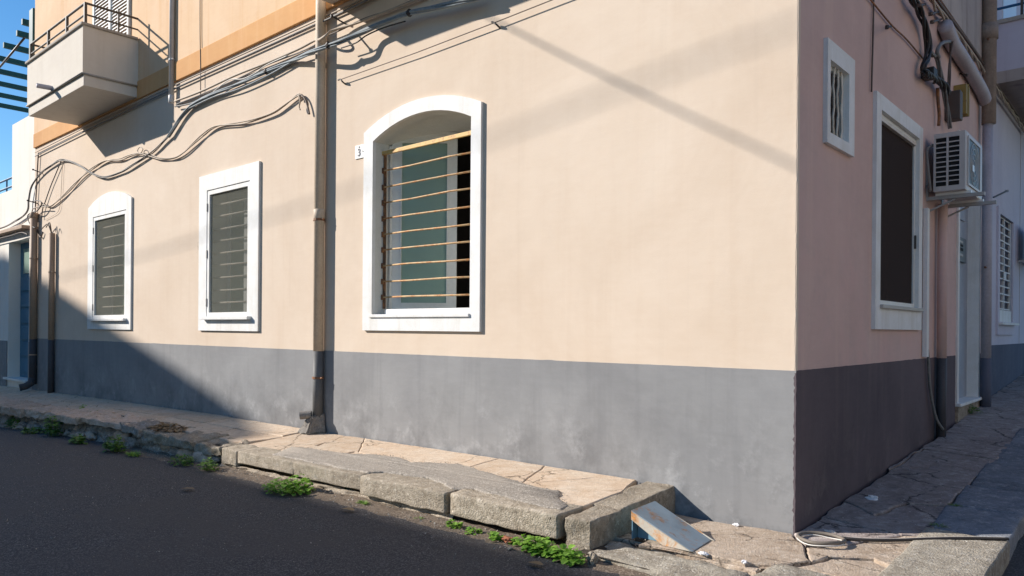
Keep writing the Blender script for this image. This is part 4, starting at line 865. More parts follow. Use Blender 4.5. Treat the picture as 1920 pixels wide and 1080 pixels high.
for pts, r_, mt_, lab in [
 ([(-8.466, -0.03, 4.278), (-7.701, -0.03, 4.268), (-6.877, -0.03, 4.271), (-6.142, -0.03, 4.287), (-5.48, -0.03, 4.271), (-5.154, -0.03, 4.279)], 0.008, 'cable_grey', 'thin grey strand just above the twisted bundle, left of the downpipe'),
 ([(-8.182, -0.05, 4.133), (-7.374, -0.05, 4.157), (-6.71, -0.05, 4.127), (-6.048, -0.05, 4.149), (-5.5, -0.05, 4.194), (-5.123, -0.05, 4.174)], 0.009, 'cable_blue', 'thin blue-grey strand hugging the twisted bundle from below'),
 ([(-7.355, -0.06, 4.218), (-6.951, -0.06, 4.28), (-6.63, -0.06, 4.223), (-6.325, -0.06, 4.233), (-6.09, -0.06, 4.267), (-5.645, -0.06, 4.272)], 0.006, 'cable_white', 'thin white strand wound round the twisted bundle'),
 ([(-4.988, -0.05, 4.311), (-4.668, -0.05, 4.307), (-4.314, -0.05, 4.321), (-3.98, -0.05, 4.303), (-3.59, -0.05, 4.295), (-3.369, -0.05, 4.3)], 0.007, 'cable_brown', 'thin brown strand above the bundle right of the downpipe'),
 ([(-5.019, -0.07, 4.47), (-4.875, -0.07, 4.465), (-4.643, -0.07, 4.468), (-4.289, -0.07, 4.477), (-4.121, -0.07, 4.492)], 0.010, 'cable_grey', 'grey strand under the band right of the downpipe'),
 ([(-4.596, -0.1, 4.088), (-4.348, -0.1, 4.081), (-4.178, -0.1, 4.112), (-3.915, -0.1, 4.117), (-3.604, -0.1, 4.095)], 0.007, 'cable_black', 'black strand slung below the bundle right of the downpipe'),
 ([(-9.585, -0.05, 3.756), (-9.476, -0.05, 3.817), (-9.587, -0.05, 3.866), (-9.661, -0.05, 3.815), (-9.511, -0.05, 3.745)], 0.006, 'cable_tan', 'small loop of wire where the left cables cross'),
 ([(-14.491, -0.1, 2.963), (-14.876, -0.1, 3.034), (-15.548, -0.1, 3.024), (-16.263, -0.1, 3.025), (-17.424, -0.1, 3.02)], 0.010, 'cable_brown', 'brown cable under the ledge of the white house')]:
    cable('cable', pts, r_, MT[mt_], lab)
# cable ties round the bundle
for k, (q, lab) in enumerate([((-6.115, -0.045, 4.202), 'leftmost dark tie round the twisted bundle'), ((-4.673, -0.2, 4.106), 'dark tie round the twisted bundle on the downpipe'), ((-3.51, -0.13, 4.138), 'dark tie round the twisted bundle in the balcony shade')]):
    mb = MB(); d_ = Vector((0.9, 0, 0.42)).normalized()*0.02; mb.tube([Vector(q)-d_, Vector(q)+d_], 0.032, 10); tag(mb.build('cable_tie', MT['cable_black']), lab, 'cable tie')
# bracket arms and screw stubs
def stub(name, a, b, r, mat, label):
    mb = MB(); mb.tube([a, b], r, 7); e = Vector(b); mb.tube([e+Vector((0, 0, -0.012)), e+Vector((0, 0, 0.012))], r*1.8, 7); return tag(mb.build(name, mat), label, 'bracket')
stub('cable_bracket', (-4.448, 0.0, 4.211), (-4.452, -0.14, 4.138), 0.010, MT['cable_black'], 'black bracket arm holding the bundle right of the downpipe')
stub('cable_bracket', (-4.665, 0.0, 4.382), (-4.737, -0.12, 4.445), 0.008, MT['cable_black'], 'black bracket arm just below the ochre band at the downpipe')
stub('cable_bracket', (-14.01, 0.0, 4.076), (-14.139, -0.12, 4.143), 0.009, MT['cable_black'], 'upper iron arm at the left edge of the front wall')
stub('cable_bracket', (-14.238, 0.0, 3.535), (-14.363, -0.14, 3.59), 0.010, MT['cable_black'], 'lower iron arm at the head of the brown pipe')

# ------------------------------------------------------------ side wall fittings
ac = empty('air_conditioner'); tag(ac, 'off-white air conditioner on wall brackets beside the tall side window', 'air conditioner')
AX0, AX1, AY0, AY1, AZ0, AZ1 = 0.075, 0.335, 3.15, 3.93, 2.545, 3.085
mb = MB(); mb.box(AX0, AX1, AY0+0.012, AY1, AZ0, AZ1); mb.build('casing', MT['ac'], ac, bevel=0.012)
mb = MB(); mb.box(AX0+0.012, AX1-0.035, AY0+0.004, AY0+0.013, AZ0+0.045, AZ1-0.04); mb.build('intake', MT['black'], ac)
mb = MB(); ring(mb, rect(AX0+0.001, AX1-0.004, AZ0+0.004, AZ1-0.004), rect(AX0+0.018, AX1-0.05, AZ0+0.05, AZ1-0.045), lambda u, v: (u, AY0-0.010, v), lambda u, v: (u, AY0+0.0125, v)); mb.box(AX0+0.105, AX0+0.122, AY0-0.009, AY0+0.005, AZ0+0.05, AZ1-0.045); mb.build('side_frame', MT['ac'], ac)
for k in range(1, 10):
    z = AZ0+0.05+k*0.0445; mb = MB(); mb.box(AX0+0.016, AX1-0.048, AY0-0.007, AY0+0.006, z-0.005, z+0.005); mb.build('slat', MT['ac'], ac)
mb = MB(); ring(mb, rect(AY0+0.06, AY1-0.16, AZ0+0.05, AZ1-0.04), rect(AY0+0.08, AY1-0.18, AZ0+0.07, AZ1-0.06), fx(AX1), fx(AX1+0.012)); mb.build('fan_guard', MT['ac'], ac)
mb = MB(); mb.box(AX1, AX1+0.004, AY0+0.075, AY1-0.175, AZ0+0.065, AZ1-0.055); mb.build('fan_opening', MT['plate'], ac)
for r in (0.05, 0.10, 0.15, 0.20):
    mb = MB(); yc, zc = (AY0+AY1)/2-0.05, (AZ0+AZ1)/2
    mb.tube([(AX1+0.010, yc+r*math.cos(t*math.pi/12), zc+r*math.sin(t*math.pi/12)) for t in range(25)], 0.003, 5, cap=False); mb.build('guard_ring', MT['ac'], ac)
mb = MB(); mb.box(AX1+0.012, AX1+0.016, AY0+0.22, AY0+0.30, AZ0+0.20, AZ0+0.26); mb.build('badge', MT['enamel'], ac)
for y in (AY0+0.09, AY1-0.1):
    mb = MB(); mb.box(AX0, AX1+0.03, y-0.02, y+0.02, AZ0-0.022, AZ0); mb.build('foot', MT['enamel'], ac)
    mb = MB(); mb.box(0.0, 0.47, y-0.022, y+0.022, AZ0-0.056, AZ0-0.024); mb.box(0.0, 0.012, y-0.025, y+0.025, AZ0-0.06, AZ0+0.30); mb.build('bracket', MT['bracket'], ac)
    mb = MB(); mb.tube([(0.01, y, AZ0-0.16), (0.24, y, AZ0-0.06)], 0.010, 6); mb.build('brace', MT['bracket'], ac)
mb = MB(); mb.tube(smooth_path([(0.02, 3.18, 2.62), (0.06, 3.10, 2.56), (0.05, 3.06, 2.75), (0.03, 3.12, 2.95), (0.09, 3.2, 3.0)]), 0.012, 7); mb.build('refrigerant_pipe', MT['cable_grey'], ac, smooth=True)

def simple(name, label, cat, mb, mat, group=None, smooth=False, bevel=0.0):
    return tag(mb.build(name, mat, None, smooth, bevel), label, cat, group)
mb = MB(); mb.box(0.004, 0.045, 3.088, 3.088+0.075, 1.02, 2.40); simple('cable_duct', 'white plastic duct running down from the air conditioner', 'duct', mb, MT['white'], bevel=0.004)
cable('drain_hose', [(0.03, 3.178, 1.091), (0.03, 3.222, 0.965), (0.03, 3.27, 0.762), (0.04, 3.356, 0.556), (0.06, 3.437, 0.408), (0.09, 3.537, 0.315)], 0.013, MT['cable_grey'], 'grey drain hose curving out of the white duct to the pavement', 'hose')
cp = empty('downpipe'); tag(cp, 'pink-beige pipe painted dark at the plinth, between duct and street door', 'pipe')
yy = 3.604
mb = MB(); mb.tube([(0.06, yy, 1.0), (0.06, yy, 2.50)], 0.043, 14); mb.build('pipe_upper', MT['wall_side'], cp, smooth=True)
mb = MB(); mb.tube([(0.06, yy, 0.2), (0.06, yy, 1.0)], 0.044, 14); mb.build('pipe_lower', MT['pipe_dark'], cp, smooth=True)
# fat conduit and cables up under the cornice of the side wall
cable('fat_conduit', [(0.07, 3.592, 4.232), (0.07, 3.9, 4.156), (0.07, 4.277, 4.139), (0.07, 4.828, 4.106), (0.07, 5.441, 4.052), (0.07, 5.708, 3.991)], 0.068, MT['lilac_pipe'], 'fat pale grey conduit slanting under the side cornice', 'pipe', n=14)
cable('cable', [(0.06, 2.577, 4.33), (0.06, 3.098, 4.318), (0.06, 3.593, 4.318), (0.06, 4.324, 4.328), (0.06, 5.491, 4.327), (0.06, 6.952, 4.318), (0.06, 9.107, 4.299)], 0.022, MT['cable_tan'], 'thick tan cable along the side cornice', 'cable', None, 3, 6.0, 6)
cable('cable', [(0.05, 2.861, 4.434), (0.05, 3.351, 4.406), (0.05, 4.118, 4.417), (0.05, 5.23, 4.429), (0.05, 6.313, 4.402), (0.05, 7.9, 4.394), (0.05, 9.471, 4.374)], 0.013, MT['cable_brown'], 'dark cable clipped above the tan one on the side cornice', 'cable')
cable('cable_bundle', [(0.07, 2.027, 4.217), (0.07, 2.329, 4.08), (0.07, 2.578, 4.058), (0.07, 2.804, 4.017), (0.07, 2.924, 3.919), (0.07, 2.947, 3.82), (0.07, 2.872, 3.702), (0.07, 2.779, 3.615), (0.07, 2.799, 3.563)], 0.024, MT['cable_black'], 'black cable bundle hanging from the side cornice above the air conditioner', 'cable', None, 4, 6, 8)
cable('cable_bundle', [(0.07, 2.946, 3.839), (0.07, 3.048, 3.809), (0.07, 3.233, 3.822), (0.07, 3.342, 3.766), (0.07, 3.432, 3.663), (0.07, 3.569, 3.568), (0.07, 3.71, 3.471), (0.07, 3.858, 3.292)], 0.017, MT['cable_grey'], 'grey cables fanning down to the air conditioner', 'cable', None, 4, 5, 8)
cable('cable', [(0.09, 3.796, 4.163), (0.09, 3.752, 4.056), (0.09, 3.711, 3.887), (0.09, 3.693, 3.725), (0.09, 3.653, 3.558)], 0.016, MT['cable_brown'], 'straight dark cable dropping beside the yellow meter box', 'cable', None, 2, 5, 6)
cable('cable', [(0.09, 3.68, 4.098), (0.09, 3.411, 4.008), (0.09, 3.24, 3.919), (0.09, 3.179, 3.851), (0.09, 3.243, 3.82)], 0.018, MT['cable_grey'], 'grey elbow cable leaving the fat conduit', 'cable')
cable('cable', [(0.08, 2.755, 3.559), (0.08, 2.89, 3.57), (0.08, 3.13, 3.603), (0.08, 3.342, 3.607), (0.08, 3.563, 3.611), (0.08, 3.701, 3.614)], 0.026, MT['cable_black'], 'tangle of black cable joining the junction box', 'cable', None, 4, 12, 8)
cable('cable', [(0.04, 3.448, 3.596), (0.04, 3.474, 3.474), (0.04, 3.522, 3.357), (0.04, 3.503, 3.249)], 0.016, MT['rust_dark'], 'rust-brown cable below the junction box', 'cable')
cable('cable', [(0.02, 1.289, 3.763), (0.02, 1.924, 3.742), (0.02, 2.41, 3.76), (0.02, 2.998, 3.749)], 0.007, MT['rust_dark'], 'thin rusty wire slanting across the pink side wall', 'wire')
cable('cable', [(0.015, 1.479, 3.809), (0.015, 1.472, 3.542), (0.015, 1.453, 3.251), (0.015, 1.444, 3.078)], 0.007, MT['cable_brown'], 'thin dark wire dropping to the tall side window corner', 'wire')
stub('wire_peg', (0.0, 2.031, 3.763), (0.09, 1.558, 3.585), 0.008, MT['cable_black'], 'iron peg holding the rusty wire on the side wall')
stub('wire_peg', (-0.0, 4.657, 4.06), (0.09, 4.495, 3.98), 0.008, MT['cable_black'], 'iron peg beneath the fat grey conduit')
for k, (a, b, lab) in enumerate([((0.0, 3.13, 4.306), (0.14, 2.31, 3.987), 'topmost iron arm holding the side cables'), ((0.0, 3.657, 4.407), (0.16, 2.605, 4.004), 'middle iron arm holding the side cables'), ((0.0, 3.772, 4.37), (0.16, 2.664, 3.954), 'lowest iron arm holding the side cables')]): stub('cable_bracket', a, b, 0.010, MT['cable_brown'], lab)
jb = MB(); q = (0.05, 3.045, 3.622); jb.box(0.0, 0.11, q[1]-0.07, q[1]+0.07, q[2]-0.045, q[2]+0.045); simple('junction_box', 'small black junction box among the side wall cables', 'box', jb, MT['cable_black'], bevel=0.008)
yb = empty('meter_box'); tag(yb, 'yellow metal meter box above the air conditioner', 'box')
q = (0.0, 4.405, 3.7)
mb = MB(); mb.box(0.0, 0.12, q[1]-0.07, q[1]+0.11, q[2]-0.16, q[2]+0.15); mb.build('body', MT['yellow'], yb, bevel=0.008)
mb = MB(); mb.box(0.0, 0.13, q[1]+0.0, q[1]+0.012, q[2]-0.17, q[2]+0.16); mb.build('lid', MT['yellow'], yb, bevel=0.004)
bb = MB(); q = (0.0, 4.011, 3.553); bb.box(0.0, 0.14, q[1]-0.08, q[1]+0.05, q[2]-0.16, q[2]+0.13); simple('switch_box', 'grey switch box left of the yellow meter box', 'box', bb, MT['cable_brown'], bevel=0.01)

# ------------------------------------------------------------ lilac house beyond, on the right
LH = empty('lilac_house'); tag(LH, 'pale lilac house with slate plinth beyond the corner building', 'building')
mb = MB(); sheet(mb, rect(YE, 26, -0.5, 8.2), [rect(7.12, 8.25, 1.38, 2.85)], fx(-0.005)); skirt(mb, rect(7.12, 8.25, 1.38, 2.85), fx(-0.005), fx(-0.25)); mb.box(-8, -0.3, 9.1, 26, -0.5, 8.2); mb.build('wall', MT['lilac'], LH)
mb = MB(); mb.box(-0.02, 0.006, 6.0, 26, -0.5, 1.09); mb.build('plinth', MT['lilac_plinth'], LH)
lw = empty('window'); lw.parent = LH
mb = MB(); ring(mb, rect(7.0, 8.35, 1.225, 2.93), rect(7.13, 8.24, 1.40, 2.84), fx(0.02), fx(-0.006)); mb.build('surround', MT['lilac'], lw)
mb = MB(); mb.box(-0.02, 0.07, 7.05, 8.45, 1.36, 1.39); mb.build('sill', MT['white'], lw)
mb = MB(); mb.box(-0.05, 0.0, 7.14, 8.23, 1.40, 1.56); mb.build('lower_panel', MT['white'], lw)
for k in range(13):
    z = 1.58+k*0.104; mb = MB(); mb.box(-0.03, -0.018, 7.14, 8.23, z-0.009, z+0.009); mb.build('bar', MT['white'], lw)
for y in (7.16, 7.69, 8.21):
    mb = MB(); mb.box(-0.04, -0.012, y-0.02, y+0.02, 1.4, 2.84); mb.build('bar', MT['white'], lw)
mb = MB(); mb.box(-0.012, -0.0, 7.60, 7.78, 1.98, 2.10); mb.build('lock', MT['white'], lw)
mb = MB(); mb.box(-0.30, -0.2, 7.1, 8.3, 1.3, 2.9); mb.build('room', MT['black'], lw)
lb = empty('balcony'); lb.parent = LH
mb = MB(); mb.box(0.0, 1.0, 6.75, 10.5, 4.47, 4.62); mb.build('slab', MT['upper_side'], lb)
mb = MB(); mb.box(0.0, 0.98, 6.77, 6.87, 4.62, 5.24); mb.box(0.88, 0.98, 6.87, 10.5, 4.62, 5.24); mb.build('parapet', MT['lilac'], lb)
mb = MB(); mb.box(-0.0, 1.01, 6.74, 6.90, 5.24, 5.29); mb.box(0.86, 1.01, 6.90, 10.5, 5.24, 5.29); mb.build('coping', MT['coping'], lb)
for z in (5.46, 5.72):
    mb = MB(); mb.tube([(0.0, 6.82, z), (0.94, 6.82, z), (0.94, 10.5, z)], 0.018, 8); mb.build('rail', MT['teal'], lb)
for x in (0.28, 0.94):
    mb = MB(); mb.box(x-0.015, x+0.015, 6.805, 6.835, 5.29, 5.74); mb.build('post', MT['rail'], lb)
mb = MB(); mb.box(-0.02, 0.01, 7.3, 8.4, 4.7, 7.0); mb.build('balcony_door', MT['enamel'], lb)
dp2 = empty('downpipe'); tag(dp2, 'fat weathered pipe where the corner building meets the lilac house', 'pipe')
yp = 5.731
mb = MB(); mb.tube([(0.10, yp, 3.72), (0.10, yp, 8.0)], 0.075, 16); mb.build('pipe_upper', MT['fiber_pipe'], dp2, smooth=True)
mb = MB(); mb.tube([(0.09, yp, 0.95), (0.09, yp, 3.72)], 0.055, 16); mb.build('pipe_middle', MT['lilac_pipe'], dp2, smooth=True)
mb = MB(); mb.tube([(0.09, yp, 0.3), (0.09, yp, 0.95)], 0.058, 16); mb.build('pipe_lower', MT['lilac_plinth'], dp2, smooth=True)
mb = MB(); mb.tube([(0.10, yp, 4.72), (0.10, yp, 4.90)], 0.092, 16); mb.build('collar', MT['fiber_pipe'], dp2, smooth=True)
mb = MB(); mb.tube([(0.10, yp-0.12, 4.70), (0.10, yp+0.12, 4.70)], 0.012, 6); mb.tube([(0.09, yp-0.11, 2.02), (0.09, yp+0.2, 2.02)], 0.012, 6); mb.build('strap', MT['rust_dark'], dp2)
a2 = empty('air_conditioner'); tag(a2, 'air conditioner at the right picture edge on the lilac house', 'air conditioner')
mb = MB(); mb.box(0.10, 0.36, 8.75, 9.5, 2.35, 2.87); mb.build('casing', MT['ac'], a2, bevel=0.012)
mb = MB(); mb.box(0.12, 0.33, 8.742, 8.749, 2.40, 2.82); mb.build('intake', MT['black'], a2)
for k in range(9):
    z = 2.42+k*0.045; mb = MB(); mb.box(0.115, 0.335, 8.735, 8.745, z-0.006, z+0.006); mb.build('slat', MT['ac'], a2)
mb = MB(); mb.box(0.0, 0.45, 8.8, 8.84, 2.31, 2.345); mb.box(0.0, 0.45, 9.4, 9.44, 2.31, 2.345); mb.build('bracket', MT['bracket'], a2)
stub('wire_peg', (0.0, 6.72, 3.0), (0.16, 6.62, 3.05), 0.012, MT['cable_blue'], 'dark blue wire peg left of the grilled lilac window')

# ------------------------------------------------------------ white house on the left
WH = empty('white_house'); tag(WH, 'white house at the left edge with deep blue door', 'building')
WX = XE-0.005
mb = MB(); sheet(mb, rect(-30, WX, -0.8, 4.0), [rect(-16.08, -14.78, 0.18, 2.93)], fy(0.01)); skirt(mb, rect(-16.08, -14.78, 0.18, 2.93), fy(0.01), fy(0.26)); mb.build('wall', MT['white_house'], WH)
mb = MB(); mb.box(-15.92, WX, 0.012, 3.0, 4.0, 5.31); mb.build('raised_wall', MT['white_house'], WH)
mb = MB(); mb.box(-30, -15.93, 0.05, 8.0, 3.9, 3.99); mb.build('terrace', MT['coping'], WH)
mb = MB(); mb.box(-30, -16.12, -0.012, 0.008, -0.8, 0.93); mb.box(-14.74, WX, -0.012, 0.008, -0.8, 0.93); mb.build('plinth', MT['plinth'], WH)
mb = MB(); mb.box(-17.6, -14.72, -0.14, 0.008, 3.10, 3.17); mb.build('ledge', MT['pipe_brown'], WH, bevel=0.01)
wd = empty('door'); wd.parent = WH; wd['label'] = 'blue panelled door in a deep white reveal'
mb = MB(); mb.box(-16.09, -14.77, 0.22, 0.27, 0.17, 2.94); mb.build('leaf', MT['bluedoor'], wd)
for k in range(6):
    z = 0.30+k*0.33; mb = MB(); mb.box(-15.95, -14.9, 0.195, 0.2195, z, z+0.27); mb.build('panel', MT['bluedoor'], wd, bevel=0.01)
mb = MB(); mb.box(-15.85, -15.0, 0.205, 0.2195, 2.3, 2.8); mb.build('pane', MT['frosted'], wd)
mb = MB(); mb.box(-16.16, -14.72, -0.06, 0.43, 0.15, 0.19); mb.build('threshold', MT['white'], wd)
for z in (4.12, 4.30):
    mb = MB(); mb.tube([(-30, 0.1, z), (-15.95, 0.1, z)], 0.02, 6); mb.build('terrace_rail', MT['teal'], WH)
for x in (-16.6, -18, -19.4):
    mb = MB(); mb.tube([(x, 0.1, 3.98), (x, 0.1, 4.32)], 0.016, 6); mb.build('rail_post', MT['teal'], WH)
# green pergola on the terrace
pg = empty('pergola'); tag(pg, 'dark green metal pergola behind the balcony against the sky', 'pergola')
for x, ye0 in zip([-16.64, -17.45, -18.5, -19.58, -20.67, -21.8, -22.95, -24.1], [0.36, 0.48, 0.50, 0.5, 0.5, 0.5, 0.5, 0.5]):
    mb = MB(); mb.box(x-0.04, x+0.04, ye0, 7.0, 7.65, 7.77); mb.build('beam', MT['green'], pg)
mb = MB(); mb.box(-16.05, -15.83, 0.33, 0.55, 4.0, 7.77); mb.build('post', MT['green'], pg)
mb = MB(); mb.box(-24.2, -15.9, 6.6, 6.75, 7.50, 7.65); mb.build('cross_beam', MT['green'], pg)
mb = MB(); mb.box(-16.05, -15.83, 6.55, 6.75, 4.0, 7.65); mb.build('post', MT['green'], pg)
cable('drying_rod', [(-12.33, -0.77, 5.941), (-13.068, -0.77, 5.847), (-13.997, -0.77, 5.735)], 0.018, MT['rail'], 'thin dark rod slanting out from the balcony rail', 'rod', raw=True)

# ------------------------------------------------------------ houses across the street (behind the viewer): their shade falls on road and wall
OH = empty('opposite_house'); tag(OH, 'plain gabled house across the street, seen only by its shade', 'building')
prof = [(-50, -1.5), (-6, -1.5), (-6, 10.84), (-24.2, 10.84), (-24.2, 11.79), (-35.9, 14.81), (-50, 14.81)]
mb = MB(); sheet(mb, prof, [rect(-9.0, -7.8, 0.6, 2.8), rect(-18, -16.6, 1.2, 2.8), rect(-14, -12.8, 0.6, 2.8)], fy(-13)); sheet(mb, prof, [], fy(-22)); skirt(mb, prof, fy(-13), fy(-22)); mb.build('wall', MT['white_house'], OH)
for a, b, c, e in ((-9.0, -7.8, 0.6, 2.8), (-18, -16.6, 1.2, 2.8), (-14, -12.8, 0.6, 2.8)):
    mb = MB(); mb.box(a, b, -13.12, -13.06, c, e); mb.build('shutter', MT['green'], OH)
cable('overhead_cable', [(-8.6, 4.0, 7.7), (-8.6, -3.0, 7.63), (-8.6, -4.0, 7.61), (-8.6, -6.0, 7.62), (-8.6, -13.0, 7.9)], 0.0115, MT['cable_black'], 'black power line strung high across the street', 'cable')
cable('overhead_cable', [(-4.0, -10.0, 13.5), (-15.0, -10.0, 12.43), (-17.48, -10.0, 12.15), (-21.1, -10.0, 11.80), (-27.8, -10.0, 11.39), (-36, -10.0, 11.1)], 0.012, MT['cable_black'], 'black power line strung high along the street', 'cable')
SH = empty('side_bounce_house'); tag(SH, 'unseen house across the side street, added to bounce light onto the side wall', 'building')
mb = MB(); mb.box(6.6, 14, -2.0, 7.5, -0.6, 7.5); mb.build('wall', MT['upper_side'], SH)  # unseen house added to bounce sunlight onto the shaded side wall
for y in (0.5, 3.2, 6.0):
    mb = MB(); mb.box(6.55, 6.598, y, y+1.1, 1.2, 3.0); mb.build('shutter', MT['green'], SH)

# ------------------------------------------------------------ steel ramp against the step
rp = empty('kerb_ramp'); tag(rp, 'rusty blue-grey steel wedge ramp against the end of the raised pavement', 'ramp')
NY, FY = -0.80, -0.50
A_, A2, D_, E_ = (-0.675, -0.8, 0.171), (-0.675, -0.8, 0.129), (-0.272, -0.8, -0.008), (-0.462, -0.8, -0.004)
B_, C_ = (-0.721, -0.5, 0.174), (-0.305, -0.5, -0.0)
V = Vector; zg = 0.006
D_ = (D_[0], NY, zg); C_ = (C_[0], FY, zg); E_ = (E_[0], NY, zg)
A_ = (A_[0], NY, A_[2]); B_ = (A_[0]-0.015, FY, A_[2]+0.004)
dn = V((0, 0, -0.007))
mb = MB().hexa([V(A_)+dn, V(D_)+dn*0.4, V(C_)+dn*0.4, V(B_)+dn], [A_, D_, C_, B_]); mb.build('top_plate', MT['ramp'], rp, bevel=0.002)
for yy_, s in ((NY, 1), (FY-0.007, 1)):
    pa_ = [(A_[0], yy_, A_[2]-0.0075), (D_[0]-0.01, yy_, zg-0.002), (E_[0], yy_, zg-0.002), (A_[0], yy_, A_[2]-0.055)]
    mb = MB().prism(pa_, (0, 0, 0), (0, 0.006, 0)); mb.build('skirt', MT['ramp_edge'], rp)
pa_ = [(A_[0]+0.01, NY+0.06, A_[2]-0.02), (E_[0]+0.10, NY+0.06, zg), (A_[0]+0.01, NY+0.06, 0.0)]
mb = MB().prism(pa_, (0, 0, 0), (0, 0.006, 0)); mb.build('web', MT['ramp_side'], rp)
pa_ = [(A_[0]+0.01, FY-0.06, A_[2]-0.02), (E_[0]+0.10, FY-0.06, zg), (A_[0]+0.01, FY-0.06, 0.0)]
mb = MB().prism(pa_, (0, 0, 0), (0, 0.006, 0)); mb.build('web', MT['ramp_side'], rp)
mb = MB().box(A_[0], A_[0]+0.006, NY+0.008, FY-0.008, 0.0, A_[2]-0.009); mb.build('back_plate', MT['ramp_side'], rp)

# ------------------------------------------------------------ hose coil at the corner
def coil(cx, cy, rx, ry, turns, r, z0, seed):
    P = []
    for k in range(int(turns*28)+1):
        t = 2*math.pi*k/28; w = 1+0.07*noise.noise(Vector((t*0.8, seed, 0)))
        P.append((cx+rx*w*math.cos(t), cy+ry*w*math.sin(t), z0+0.010*noise.noise(Vector((t, seed, 5)))+0.007*t/(2*math.pi)))
    return P
hc = empty('hose_coil'); tag(hc, 'coiled grey hose with pale wire lying at the foot of the corner', 'hose')
c0 = (0.192, -0.105, 0.0)
mb = MB(); mb.tube(coil(c0[0], c0[1]+0.01, 0.125, 0.125, 1.05, 0.011, 0.022, 1), 0.011, 8); mb.build('hose', MT['hose'], hc, smooth=True)
mb = MB(); mb.tube(coil(c0[0]+0.004, c0[1]-0.006, 0.13, 0.125, 1.0, 0.011, 0.012, 4), 0.004, 6); mb.build('wire', MT['cable_white'], hc, smooth=True)
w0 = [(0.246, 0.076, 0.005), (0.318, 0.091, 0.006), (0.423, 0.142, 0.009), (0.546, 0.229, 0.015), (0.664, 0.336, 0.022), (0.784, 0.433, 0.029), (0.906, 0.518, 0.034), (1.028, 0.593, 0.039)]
cable('light_shadow_cable', [(a, b-0.034+0.006*noise.noise(V((a*6, 0, 0))), c+0.013) for a, b, c in w0], 0.0062, MT['cable_white'], 'thin line of sunlight across the side pavement, modelled as a white cable', 'cable')  # white cable stands in for a thin sliver of sunlight on the paving
cable('light_shadow_cable', [(a+0.01, b-0.056+0.004*noise.noise(V((a*6, 0, 0))), c+0.015) for a, b, c in w0], 0.009, MT['cable_black'], 'dark shadow band beside the sunlit line, modelled as a black cable', 'cable')  # black cable stands in for the shadow band next to that sliver

# ------------------------------------------------------------ weeds
def leaf_quads(mb, p, d, w, l, droop, seed):
    """a small cupped leaf of six faces"""
    d = Vector(d).normalized(); s = d.cross(Vector((0, 0, 1)))
    if s.length < 0.05: s = Vector((1, 0, 0))
    s.normalize(); u = s.cross(d)
    pts = []
    for t, k in ((0, 0.15), (0.35, 0.9), (0.7, 0.95), (1.0, 0.35)):
        c = Vector(p)+d*l*t-Vector((0, 0, droop*t*t*l)); pts += [c-s*w*k*0.5+u*w*0.12*k, c, c+s*w*k*0.5+u*w*0.12*k]
    mb.add(pts, [(3*i+j, 3*i+j+1, 3*i+j+4, 3*i+j+3) for i in range(3) for j in range(2)])
def weed(label, c, rad, h, n, leaf, mat, seed, kind='round', name='weed'):
    r = random.Random(seed); o = empty(name); tag(o, label, 'plant', 'weeds along the kerb')
    lm = MB(); sm = MB(); c = Vector(c)+Vector((0, 0.07 if c[0] < -4.5 and c[2] < -0.05 else 0.03 if c[2] < -0.05 else 0, 0))
    for i in range(n):
        a = r.uniform(0, 2*math.pi); q = rad*math.sqrt(r.random()); z = h*1.15*(0.15+0.85*r.random())*(1-0.6*(q/rad)**2)
        q *= 0.75+0.5*noise.noise(Vector((math.cos(a)*1.5, math.sin(a)*1.5, seed)))+0.25; base = c+Vector((math.cos(a)*q*0.5, math.sin(a)*q*0.25, 0)); tip = c+Vector((math.cos(a)*q, math.sin(a)*q*0.45, z))
        if kind == 'round':
            lf = leaf*r.uniform(0.55, 1.6)
            leaf_quads(lm, tip, (math.cos(a)+r.uniform(-.8, .8), math.sin(a)*0.6-0.5+r.uniform(-.8, .8), r.uniform(0.05, 0.75)), lf, lf*1.1, 0.35, i)
            if i % 3 == 0: sm.tube([base, base.lerp(tip, 0.5)+Vector((0, 0, 0.01)), tip], 0.0015, 4)
        else:
            leaf_quads(lm, base, (math.cos(a)*0.9, math.sin(a)*0.5-0.1, r.uniform(0.5, 1.6)), leaf*0.16, leaf*r.uniform(1.2, 2.6), 0.5, i)
    lm.build('leaves', mat, o)
    if sm.v: sm.build('stems', mat, o)
    return o
